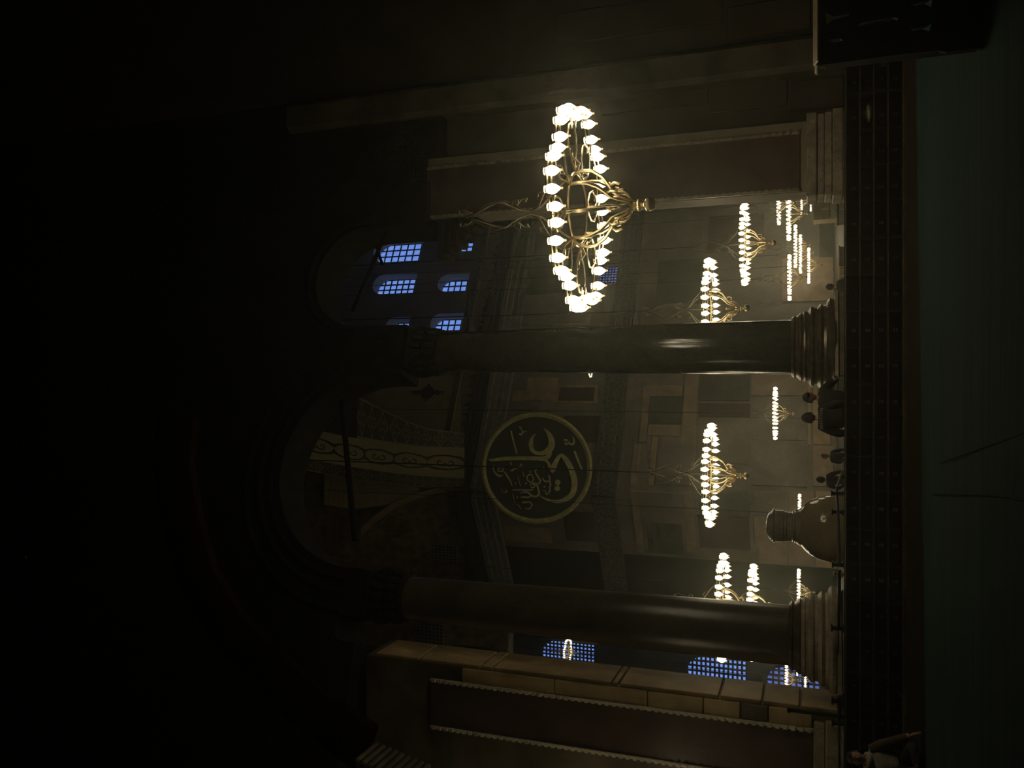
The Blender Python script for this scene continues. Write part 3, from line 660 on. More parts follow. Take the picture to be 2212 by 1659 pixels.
CH = [  # picture x, y of the ring, its width in pixels, farthest depth allowed, light factor, label
 (1245, 453, 428, 99, 1.0, 'largest and nearest lit chandelier, hanging before the panelled pier'),
 (1530, 1025, 213, 99, 1.0, 'lit chandelier hanging below the round calligraphy disc'),
 (1605, 528, 172, 99, 1.0, 'lit chandelier close to the edge of the panelled pier, largest of that cluster'),
 (1530, 668, 216, 99, 1.0, 'lit chandelier half hidden behind the polished black column'),
 (1672, 893, 108, 50, 1.0, 'smaller lit chandelier above the two people in dark jackets'),
 (1680, 440, 88, 50, .8, 'distant lit ring cut by the pier edge, highest of those by the pier'),
 (1701, 463, 112, 48, .8, 'distant lit chandelier with finial showing, second ring down by the pier edge'),
 (1716, 532, 90, 58, .8, 'distant lit chandelier just above the pair of thin overlapping rings'),
 (1727, 549, 79, 53, .8, 'distant lit chandelier overlapping the one behind it, below the middle cluster'),
 (1703, 600, 98, 44, .8, 'distant lit chandelier nearest the polished column base, left of the cluster'),
 (1745, 574, 76, 48, .8, 'lowest distant lit chandelier, just above the low balustrade'),
 (1730, 434, 58, 57, .6, 'distant lit ring cut by the pier above the white marble pulpit'),
 (1750, 432, 46, 58, .5, 'smallest lit ring at the pier edge just over the white marble pulpit'),
 (1556, 1311, 217, 99, 1.0, 'upper lit chandelier half hidden behind the worn column'),
 (1621, 1321, 194, 99, 1.0, 'second lit chandelier half hidden behind the worn column'),
 (1723, 1278, 92, 50, 1.0, 'small distant lit chandelier beside the worn column base'),
 (1725, 1110, 84, 47, .8, 'distant lit chandelier behind the neck of the stone urn'),
 (1225, 1408, 58, 58, .5, 'small lit chandelier before the highest large blue window'),
 (1697, 1466, 74, 54, .7, 'brightest lit chandelier before the lowest blue window'),
 (1721, 1440, 36, 58, .4, 'tiny lit chandelier between two others before the lowest blue window'),
 (1738, 1463, 56, 58, .6, 'thin lit chandelier lowest before the lowest blue window'),
 (1330, 2190, 430, 99, .18, 'added chandelier, unseen beyond the left edge, lighting the left pier'),  # added out of view to light the left pier and seated person
 (1275, 800, 30, 58, .4, 'tiny lit chandelier almost hidden by the polished column edge')]
protoc = make_chandelier()
rots = [0.147, .2, .1, .3, .05, .4, .25, .1, .6, .3, .2, .1, .5, .2, .35, .12, .4, .3, .2, .15, .3, .2, .25]
for i, (x, y, D, dm, lk, lab) in enumerate(CH):
    o = protoc if i == 0 else copy_tree(protoc)
    depth = FPX * 3.0 / D; s_ = 1.0
    if i == 0 or y > 2000: s_ = 1.1; depth *= s_
    if depth > dm: s_ = dm / depth; depth = dm
    o.location = atd(x, y, depth); o.rotation_euler = (0, 0, rots[i]); o.scale = (s_,) * 3
    tag(o, lab, 'chandelier', 'lit brass chandeliers')
for i, o in enumerate([protoc] + [q for q in C.objects if q.name.startswith('chandelier.')]):
    idx = i
    s_ = o.scale[0]; add_cable(o, 52.0, s_); add_light(o, s_, CH[idx][4] * (1.0 if idx else 2.2), 8 if idx == 0 else 1)
# ------------------------------------------------------------------ the round calligraphy disc
cpos = atd(1159, 1010, 54.8); RRad = 117.0 / FPX * 54.8
e = empty('calligraphy_disc', cpos); tag(e, 'huge round dark green disc with golden Arabic calligraphy and gold rim', 'calligraphy disc')
nrm = (EYEP - cpos).normalized(); upv = (Vector((0, 0, 1)) - nrm * nrm.z).normalized(); rtv = upv.cross(nrm)
Mr = Matrix.Identity(4)
for i in range(3): Mr[i][0] = rtv[i]; Mr[i][1] = upv[i]; Mr[i][2] = nrm[i]
b = MB(); disc(b, Mr, RRad * .985, .2, 96); b.build('disc_board', 'green', e, smooth=False)
b = MB(); n = 96
for rr, th in ((.985, .15), (.955, .09), (1.005, .06)): b.tube([Mr @ Vector((RRad * rr * math.cos(2 * PI * k / n), RRad * rr * math.sin(2 * PI * k / n), .05)) for k in range(n)], th, 8, closed=True)
b.build('gold_rim', 'gold', e)
ST = [
 [(848,485,4),(812,540,36),(800,610,50),(822,680,48),(880,714,40),(950,708,50),(1015,672,75),(1048,610,72),(1040,540,62),(1005,470,44),(947,415,4)],
 [(300,810,4),(345,815,30),(500,792,42),(700,780,42),(880,776,46),(960,775,50),(1020,740,44),(1045,690,30)],
 [(950,775,50),(1005,812,30),(1040,870,44),(1085,930,46)],
 [(1060,915,40),(1080,880,60),(1105,810,52),(1160,727,36),(1225,780,55),(1285,880,62),(1325,990,66),(1335,1080,64),(1310,1180,60),(1230,1250,50),(1130,1278,34),(1020,1262,22),(915,1212,6)],
 [(553,455,16),(590,580,16),(635,725,14)], [(1322,672,20),(1370,785,18),(1418,895,18)],
 [(650,418,6),(668,402,10),(680,440,12),(700,462,12),(745,455,8)], [(700,455,8),(695,480,18),(670,496,22),(658,480,8)],
 [(1192,548,8),(1215,540,14),(1240,552,8)], [(1222,560,10),(1212,590,14),(1240,590,12),(1258,575,8)], [(1250,560,8),(1268,590,14),(1300,592,20),(1314,555,18),(1295,490,4)],
 [(372,870,6),(358,905,12),(372,950,14),(405,985,16),(445,1002,18),(476,985,8)], [(460,905,6),(435,900,14),(418,925,12),(430,948,12),(465,935,12),(492,890,6)], [(440,945,8),(490,950,12),(530,1000,16),(570,1060,14),(592,1120,6)],
 [(580,830,6),(563,845,10),(578,868,6)], [(565,925,10),(585,932,18),(620,905,16),(680,890,14),(750,895,10),(825,885,4)],
 [(885,900,8),(862,925,12),(875,965,14),(905,1005,16),(928,1045,16),(905,1075,12),(880,1070,6)],
 [(820,972,10),(790,972,12),(765,1005,14),(785,1050,12),(820,1060,12),(845,1020,14),(820,972,10)], [(800,1105,10),(835,1075,16),(860,1090,18),(850,1120,14),(815,1125,10)],
 [(850,1070,14),(885,1090,16),(905,1140,16),(915,1190,18),(890,1225,18),(840,1225,14)], [(595,1162,8),(700,1158,14),(842,1152,12)],
 [(695,1195,8),(740,1180,14),(790,1188,14),(815,1210,14),(845,1228,12)], [(702,1242,10),(740,1240,14),(790,1242,12),(820,1225,10)], [(715,1305,8),(750,1302,14),(800,1295,12),(825,1300,10)],
 [(822,1295,10),(832,1335,14),(815,1370,14),(780,1378,12),(755,1365,6)],
 [(1018,965,6),(1038,1000,14),(1030,1038,14),(990,1045,14),(958,1025,12),(960,1000,6)], [(1035,1040,10),(1050,1080,14),(1038,1120,14),(1045,1150,12),(1015,1195,14),(990,1180,8),(1000,1160,8),(950,1155,6)],
 [(603,1205,6),(632,1312,8)], [(655,1000,6),(692,1112,8)], [(712,930,5),(731,1000,8)], [(655,1332,5),(675,1338,8),(690,1355,8),(706,1388,5)],
 [(485,1188,5),(515,1192,12),(530,1175,10),(518,1155,4)], [(458,1155,3),(480,1180,5)], [(645,1240,4),(668,1240,7)], [(645,1255,4),(668,1255,7)], [(620,1075,5),(638,1080,7),(630,1098,5)], [(790,920,5),(800,945,7),(820,935,4)]]
b = MB()
def L2(cx, cy_): return ((-(cy_ - 885) / 648 * RRad), (-(cx - 876) / 648 * RRad))
def catmull(P):
    out = []
    for i in range(len(P) - 1):
        p0 = P[max(i - 1, 0)]; p1 = P[i]; p2 = P[i + 1]; p3 = P[min(i + 2, len(P) - 1)]
        for k in range(5):
            t = k / 5; out.append(tuple(.5 * (2 * p1[j] + (p2[j] - p0[j]) * t + (2 * p0[j] - 5 * p1[j] + 4 * p2[j] - p3[j]) * t * t + (3 * p1[j] - p0[j] - 3 * p2[j] + p3[j]) * t ** 3) for j in range(3)))
    return out + [P[-1]]
kz = 0
for S in ST:
    Q = catmull(S); vv = []; n = len(Q); kz += 1; zf = .10 + .004 * (kz % 5)
    for i, (x, y, wd) in enumerate(Q):
        a0 = Q[max(i - 1, 0)]; a1 = Q[min(i + 1, n - 1)]; dx, dy = a1[0] - a0[0], a1[1] - a0[1]; ln = math.hypot(dx, dy) or 1; wd = max(wd, 4) * (1.4 if max(q_[2] for q_ in Q) < 24 else 1.08)
        nx, ny = -dy / ln * max(wd, 3) / 2, dx / ln * max(wd, 3) / 2
        l = L2(x + nx, y + ny); r = L2(x - nx, y - ny)
        vv += [Mr @ Vector((l[0], l[1], zf)), Mr @ Vector((r[0], r[1], zf)), Mr @ Vector((l[0], l[1], -.02)), Mr @ Vector((r[0], r[1], -.02))]
    ff = [(0, 1, 3, 2), (4 * n - 4, 4 * n - 2, 4 * n - 1, 4 * n - 3)]
    for i in range(n - 1):
        a = 4 * i; c = a + 4; ff += [(a, c, c + 1, a + 1), (a, a + 2, c + 2, c), (a + 1, c + 1, c + 3, a + 3)]
    b.add(vv, ff)
for cx, cy_, r in ((1133, 1053, 34), (1130, 1122, 34), (690, 858, 17), (756, 1078, 13), (978, 1110, 13), (960, 880, 8)):
    l = L2(cx, cy_); disc(b, Mr @ Matrix.Translation((0, 0, .12)), r / 648 * RRad, .14, 18, cx=l[0], cy_=l[1])
b.build('lettering', 'gold', e, smooth=False)
b = MB(); pc = at(1160, 1004, 50); b.tube([(pc.x + 1.2, 56, pc.z + RRad * .8), (pc.x + 1.2, 56.6, 24)], .03, 6)

# ------------------------------------------------------------------ shoe racks along the carpet edge
RY = 15.4; RH = .97; UW = 2.48; CW = UW / 4
def make_rack():
    e = empty('shoe_rack')
    def many(name, mat, dims, locs, bev=0):
        o0 = None
        for lc in locs:
            if o0 is None: b = MB(); b.box((0, 0, 0), dims, bev=bev); o0 = o_ = b.build(name, mat, e, smooth=False)
            else: o_ = o0.copy(); C.objects.link(o_); o_.parent = e
            o_.location = lc
    zs_ = [.06 + k * (RH - .09) / 4 + (.01 if k else 0) for k in range(5)]
    many('shelf', 'rack', (UW - .02, .34, .02), [(0, .17, z) for z in zs_])
    many('shelf_edge', 'rackedge', (UW - .02, .012, .018), [(0, -.004, z) for z in zs_])
    many('divider', 'rack', (.02, .34, RH - .02), [(-UW / 2 + .012 + k * (UW - .024) / 4, .17, RH / 2) for k in range(5)])
    b = MB(); b.box((0, .35, RH / 2), (UW, .02, RH)); b.build('back_panel', 'rack', e, smooth=False)
    b = MB(); b.box((0, .05, .03), (UW, .24, .06)); b.build('kick_board', 'rackedge', e, smooth=False)
    t0 = None
    for r in range(4):
        for c in range(4):
            if t0 is None: b = MB(); b.box((0, 0, 0), (.05, .006, .075), bev=.002); b.box((0, -.004, 0), (.018, .004, .03), mi=1); o_ = t0 = b.build('number_plate', ['tag', 'rack'], e, smooth=False)
            else: o_ = t0.copy(); C.objects.link(o_); o_.parent = e
            o_.location = (-UW / 2 + CW * (c + .5), .335, .15 + r * (RH - .09) / 4)
    return e
rx0 = at(1840, 829, RY).x - (at(1840, 829, RY) - at(1840, 829, RY)).x
xdiv = at(1840, 829, RY).x
rk = make_rack(); k0 = 0
labs = {-3: 'dark wooden shoe rack at far left, before the left pier', -2: 'dark wooden shoe rack standing before the worn column', -1: 'dark wooden shoe rack standing before the stone urn', 0: 'dark wooden shoe rack just left of the polished column, before the two dark-jacketed people',
        1: 'dark wooden shoe rack standing before the polished column', 2: 'dark wooden shoe rack holding the shiny gold bag, before the panelled pier', 3: 'dark wooden shoe rack at far right, partly behind the carved screen'}
for i in range(-3, 4):
    o = rk if i == -3 else copy_tree(rk); o.location = (xdiv + UW * (i - .5), RY, 0); tag(o, labs[i], 'shoe rack', 'shoe racks in a row')
# things standing in the racks
pb = at(1870, 230, RY + .1); zr = .07 + 2 * (RH - .09) / 4 + .02
gx = xdiv + CW * (math.floor((pb.x - xdiv) / CW) + .5)
e = empty('gift_bag', (gx, RY + .12, zr)); tag(e, 'crumpled shiny gold bag lying in a rack pigeonhole', 'bag')
b = MB(); rnd = random.Random(3); prof = []
for k in range(9):
    t = k / 8; prof.append((.085 * math.sin(PI * min(1, t * 1.1 + .08)) + .015, t * .14))
b.lathe(prof, 14); b.v = [(x * 1.7 + rnd.uniform(-.014, .014), y * .9 + rnd.uniform(-.014, .014), z + rnd.uniform(-.006, .006) if z > .01 else z) for x, y, z in b.v]; b.build('bag_body', 'goldbag', e, smooth=False)
b = MB(); b.tube([(-.05, -.05, .14), (-.03, -.07, .19), (.03, -.07, .19), (.05, -.05, .14)], .006, 5); b.build('handle', 'goldbag', e)
pb = at(1900, 135, RY + .1); b = MB()
b.box((0, 0, .075), (.14, .02, .15), bev=.004); b.box((.02, -.012, .06), (.08, .004, .08)); o = b.build('paper_bag', 'paper', smooth=False); o.location = (pb.x, RY + .12, .07 + 1 * (RH - .09) / 4 + .02); tag(o, 'small grey paper packet in a rack pigeonhole by the carved screen', 'packet')
def make_shoe():
    e = empty('shoe'); b = MB(); pr = [(-.13, .0, .032, .07), (-.10, 0, .038, .085), (-.04, 0, .036, .075), (.02, 0, .042, .055), (.08, 0, .045, .04), (.12, 0, .034, .03), (.145, 0, .012, .02)]
    vv = []; ff = []; n = 12
    for x, _, wd, h in pr:
        for k in range(n): a = 2 * PI * k / n; vv.append((x, wd * math.cos(a), .02 + h * (.5 + .5 * math.sin(a))))
    for i in range(len(pr) - 1):
        for k in range(n): l = (k + 1) % n; ff.append((i * n + k, i * n + l, (i + 1) * n + l, (i + 1) * n + k))
    ff += [tuple(range(n)), tuple((len(pr) - 1) * n + k for k in range(n - 1, -1, -1))]
    b.add(vv, ff); b.build('upper', 'black', e); b = MB(); b.box((.0, 0, .01), (.27, .08, .02), bev=.008); b.build('sole', 'rackedge', e, smooth=False); return e
sh = make_shoe()
shl = [(1948, 1502, 0, 'black shoe low in the rack at far left, paired with another'), (1948, 1550, 0, 'second black shoe low in the rack at far left'), (1917, 1550, 1, 'single black shoe one shelf up in the rack at far left')]
for i, (x, y, row, lab) in enumerate(shl):
    o = sh if i == 0 else copy_tree(sh); p = at(x, y, RY + .1); o.location = (p.x, RY + .17, .072 + row * ((RH - .09) / 4) + (.01 if row else 0)); o.rotation_euler = (0, 0, -PI / 2); tag(o, lab, 'shoe', 'shoes in the rack')

# ------------------------------------------------------------------ green carpet
e1 = at(1966, 200, 1).y
pa = at(1964, 150, 15.2); 
def floor_pt(x, y, z=.02):
    d = ray(x, y); return EYEP + d * ((z - EYE) / d.z)
ca, cb = floor_pt(1962, 150), floor_pt(1990, 1600)
dirv = (cb - ca).normalized(); far1 = ca - dirv * 1.2; far2 = cb + dirv * 12
far1 = Vector((far1.x + 9, min(far1.y, 15.36), .02))
b = MB(); nx, ny = 60, 40
poly = [far1, far2, Vector((far2.x, -6, 0.02)), Vector((far1.x, -6, 0.02))]
vv = []; ff = []
for i in range(nx + 1):
    t = i / nx; pf = far1.lerp(far2, t); pn = Vector((pf.x, -6, .02))
    for j in range(ny + 1):
        s_ = (j / ny); p = pf.lerp(pn, s_); vv.append((p.x, p.y, .02 + .012 * math.sin(p.y * 1.1 + .25 * math.sin(p.x)) * (0 if j == 0 else 1)))
for i in range(nx):
    for j in range(ny): a = i * (ny + 1) + j; ff.append((a, a + 1, a + ny + 2, a + ny + 1))
b.add(vv, ff); cpt = b.build('carpet', 'carpet'); tag(cpt, 'large dark green carpet covering the floor in front of the racks', 'carpet')
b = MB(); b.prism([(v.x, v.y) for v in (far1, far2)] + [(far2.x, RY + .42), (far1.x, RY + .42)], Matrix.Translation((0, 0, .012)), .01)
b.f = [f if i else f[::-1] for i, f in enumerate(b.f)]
struct(b.build('trim_50', 'rack', smooth=False), 'dark boards standing in for the shade before the shoe racks', 'floor')  # dark cover on the bare floor strip, imitating the racks' shadow
for pts in ([(2030, 1000), (2060, 990), (2110, 972), (2160, 955), (2210, 937)], [(2015, 1068), (2070, 1069), (2130, 1071), (2180, 1076), (2212, 1083)]):
    b = MB(); b.tube([floor_pt(x, y, .030) for x, y in pts], .006, 6); b.build('seam', 'carpetdark', cpt)

# ------------------------------------------------------------------ carved wooden screen at the right
SY = 8.5
P8 = Plane(0, SY, 0.0); zt = P8.sz(1760, 120)[1]
def q8(pts): return [P8.sz(x, y) for x, y in pts]
e = empty('carved_screen', (P8.sz(1950, 60)[0], SY, 0)); tag(e, 'dark carved wooden screen panel at right with cut-out shapes and top edge coloured as lit', 'screen')
outer = [(a, max(z, .035)) for a, z in q8([(1768, 141), (1950, 117), (2030, 109), (2044, 113), (2100, 105), (2136, 102), (2150, 60), (2160, -30), (2165, -160), (1757, -160)])]
holes = [q8([(1782, 26), (1800, 36), (1835, 29), (1835, 33), (1802, 42), (1786, 53)]), q8([(1843, 57), (1860, 49), (1900, 42), (1930, 37), (1940, 40), (1938, 47), (1905, 50), (1862, 56)]),
         q8([(1963, 61), (1985, 59), (2000, 55), (2014, 47), (2007, 68), (1992, 63), (1972, 67)]), q8([(1963, 10), (1980, 5), (2000, 2), (2014, -6), (2012, 16), (1995, 8), (1975, 13)]),
         q8([(1790, 86), (1815, 82), (1822, 88), (1800, 92)]), q8([(1850, -8), (1890, -14), (1935, -17), (1932, -10), (1890, -6)])]
p_ = fill2d('carved_panel', outer, holes, .05, Matrix.Translation(-e.location) @ P8.mat(), 'wood', e)
b = MB(); xr0 = at(1766, 141, SY).x - e.location.x; b.box((xr0 + 1.2, .13, 1.455), (2.4, .30, .04), bev=.015); b.box((0, 0, 0), (2.4, .15, .02), bev=.008, M_=Matrix.Translation((xr0 + 1.2, -.04, 1.462)) @ Matrix.Rotation(math.radians(17), 4, 'X')); b.build('top_board', 'woodlit', e, smooth=False)  # top strip tilted and coloured light to imitate the lit rim
b = MB(); b.box((xr0 + .05, .12, zat(1760, SY) / 2 - .05), (.05, .22, zat(1760, SY) - .15), bev=.01); b.box((1.2 + xr0, .14, .05), (2.3, .3, .1), bev=.02); b.v = [(x, y, z + .04) for x, y, z in b.v]; b.build('frame', 'wood', e, smooth=False)

# ------------------------------------------------------------------ stone urn behind a railing
ut = at(1655, 1137, 20.0); ux_ = at(1760, 1140, 20.0).x
e = empty('stone_urn', (ux_, 20.0, 0)); tag(e, 'large rounded stone urn with cylindrical neck and domed lid', 'urn')
Z = lambda x: zat(x, 20.0)
b = MB(); b.lathe([(.30, 0), (.38, .06), (.42, .12), (.50, .22), (.62, .42), (.71, .66), (.745, .95), (.745, Z(1800)), (.73, Z(1785)), (.69, Z(1768)), (.62, Z(1752)), (.54, Z(1741)), (.46, Z(1734)), (.41, Z(1729))], 72); b.build('body', 'urn', e)
b = MB(); b.lathe([(.43, Z(1731)), (.42, Z(1728)), (.37, Z(1720)), (.375, Z(1718)), (.35, Z(1716)), (.355, Z(1713)), (.33, Z(1711)), (.33, Z(1701)), (.345, Z(1700)), (.345, Z(1694)), (.36, Z(1693)), (.365, Z(1674)), (.385, Z(1673)), (.385, Z(1670.5)), (.365, Z(1669)), (.34, Z(1668))], 64); b.build('neck', 'urnmetal', e)
b = MB(); b.lathe([(.355, Z(1669)), (.35, Z(1667)), (.31, Z(1665)), (.305, Z(1663)), (.25, Z(1659)), (.17, Z(1656.5)), (.08, Z(1655)), (.02, Z(1654.5)), (.015, Z(1652.5)), (0, Z(1652))], 48); b.build('lid', 'urnmetal', e)
b = MB(); b.tube([(0, -.72, .55), (0, -.80, .55), (0, -.83, .50)], .02, 8); b.build('tap', 'bronze', e)
# railing
def railing(pts, label, posts):
    e = empty('barrier_railing', (pts[0][0], pts[0][1], 0)); tag(e, label, 'railing', 'dark barriers round the urn and columns')
    o0 = Vector((pts[0][0], pts[0][1], 0)); b = MB()
    b.tube([Vector(p) - o0 for p in pts], .035, 8, flat=.8); b.build('rail', 'iron', e)
    for p in posts:
        q = Vector(p) - o0; b = MB(); b.box((q.x, q.y, q.z / 2 + .06), (.07, .07, q.z + .12), bev=.012); b.box((q.x, q.y, q.z + .11), (.12, .12, .03), bev=.01); b.box((q.x, q.y, q.z - .09), (.12, .12, .03), bev=.01); b.box((q.x, q.y, .02), (.11, .09, .04), bev=.01); b.build('post', 'iron', e, smooth=False)
r1_ = [at(1820, 1018, 22.5), at(1807, 1055, 18.0), at(1810, 1110, 17.6), at(1812, 1160, 17.4), at(1813, 1222, 17.2)]
railing([tuple(p) for p in r1_], 'dark barrier rail passing in front of the stone urn', [tuple(at(1809, 1066, 17.9)), tuple(at(1810, 1106, 17.65)), tuple(at(1812, 1220, 17.25))])
r2_ = [at(1813, 1232, 15.95), at(1813, 1300, 15.9), at(1812, 1358, 15.85)]
railing([tuple(p) for p in r2_], 'dark barrier rail passing in front of the worn column base', [tuple(at(1811, 1357, 15.88))])
r3_ = [at(1812, 1508, 15.85), at(1812, 1560, 15.85)]
railing([tuple(p) for p in r3_], 'dark barrier rail at the foot of the left pier', [tuple(at(1812, 1515, 15.85)), tuple(at(1813, 1563, 15.85))])
e = empty('sign_stand', (at(1750, 1540, 15.98).x, 15.98, 0)); tag(e, 'thin dark upright stand leaning before the left pier corner', 'stand')
b = MB(); b.box((0, 0, .02), (.3, .12, .04), bev=.01); b.build('foot', 'iron', e, smooth=False)
pt_ = at(1704, 1534, 15.98) - e.location; b = MB(); b.tube([(0, 0, .03), (pt_.x, 0, pt_.z)], .035, 8); b.box((pt_.x, 0, pt_.z), (.09, .05, .06), bev=.01); b.build('pole', 'iron', e)

# ------------------------------------------------------------------ far floor furniture
# white marble pulpit by the pier edge
PQ = Plane(at(1790, 450, 46).x, 46, 0.0)
def qq(pts, P=PQ): return [P.sz(x, y) for x, y in pts]
o0 = Vector((PQ.o.x, 46, 0)); Mq = Matrix.Translation(-o0) @ PQ.mat()
e = empty('marble_pulpit', o0); tag(e, 'pale marble pulpit with small pointed canopy beside the pier edge', 'pulpit')
b = MB(); b.prism(qq([(1757, 476), (1757, 425), (1822, 425), (1822, 470)]), Mq, 1.2); b.build('side_wall', 'pale', e, smooth=False)
b = MB(); b.prism(qq([(1773, 453), (1789, 441), (1790, 425), (1799, 425), (1803, 440), (1809, 447), (1809, 452)]), Mq @ Matrix.Translation((0, 0, .12)), .12); b.build('canopy', 'whitemarble', e, smooth=False)
b = MB(); b.prism(qq([(1795, 470), (1795, 452), (1801, 452), (1806, 456), (1808, 461), (1806, 466), (1809, 470)]), Mq @ Matrix.Translation((0, 0, .1)), .1); b.build('arched_panel', 'whitemarble', e, smooth=False)
b = MB()
for y0_ in (457, 462): 
    b.prism(qq([(1791, 470), (1791, 426), (1792.2, 426), (1792.2, 470)]), Mq @ Matrix.Translation((0, 0, .14)), .03)
b.build('moulding', 'brown', e, smooth=False)
def balustrade(y0, y1, x0, x1, Y, label, n, mats=('iron', 'marble')):
    P = Plane(at(1800, (y0 + y1) / 2, Y).x, Y, 0.0); e = empty('balustrade', (P.o.x, Y, 0)); tag(e, label, 'balustrade')
    s0 = P.sz(x0, y1)[0]; s1 = P.sz(x0, y0)[0]; zt = P.sz(x0, y0)[1]
    b = MB(); b.box(((s0 + s1) / 2, 0, zt), (s1 - s0, .1, .05), bev=.01); b.box(((s0 + s1) / 2, 0, .04), (s1 - s0, .16, .08), bev=.01); b.build('rail', mats[0], e, smooth=False)
    o1 = None
    for k in range(n):
        if o1 is None: b = MB(); b.lathe([(.04, .06), (.05, zt * .2), (.03, zt * .3), (.06, zt * .5), (.03, zt * .7), (.045, zt * .8), (.04, zt)], 8); o_ = o1 = b.build('baluster', mats[1], e)
        else: o_ = o1.copy(); C.objects.link(o_); o_.parent = e
        o_.location = (s0 + (s1 - s0) * (k + .5) / n, 0, 0)
    return e
balustrade(422, 487, 1810, 1826, 34, 'dark low balustrade before the white marble pulpit', 14)
balustrade(575, 606, 1813, 1826, 33, 'short pale balustrade right of the striped seated person', 6, ('pale', 'pale'))
b = MB(); p = at(1815, 561, 34); b.box((p.x, 34.4, p.z / 2), (1.0, .8, p.z), bev=.02); b.box((p.x, 34.4, p.z + .02), (1.06, .86, .05)); tag(b.build('marble_bench', ['plinth'], smooth=False, loc=(p.x, 34.4, 0)), 'low dark stone block beside the short pale balustrade', 'block')

# ------------------------------------------------------------------ people
def skin_mesh(name, J, E, rad, mat, parent, root, sub=1):
    names = sorted({n_ for e_ in E for n_ in e_}); idx = {n_: i for i, n_ in enumerate(names)}
    me = bpy.data.meshes.new('t'); me.from_pydata([J[n_] for n_ in names], [(idx[a_], idx[c_]) for a_, c_ in E], [])
    o = bpy.data.objects.new('t', me); C.objects.link(o); o.modifiers.new('s', 'SKIN'); o.modifiers.new('d', 'SUBSURF').levels = sub
    for n_ in names:
        r = rad[n_]; r = r if isinstance(r, tuple) else (r, r); me.skin_vertices[0].data[idx[n_]].radius = r
        me.skin_vertices[0].data[idx[n_]].use_root = (n_ == root)
    o.modifiers['s'].branch_smoothing = .4
    me2 = bpy.data.meshes.new_from_object(o.evaluated_get(bpy.context.evaluated_depsgraph_get()))
    bpy.data.objects.remove(o); me2.name = name; me2.materials.clear(); me2.materials.append(MAT[mat])
    for p in me2.polygons: p.use_smooth = True; p.material_index = 0
    ob = bpy.data.objects.new(name, me2); C.objects.link(ob); ob.parent = parent; return ob
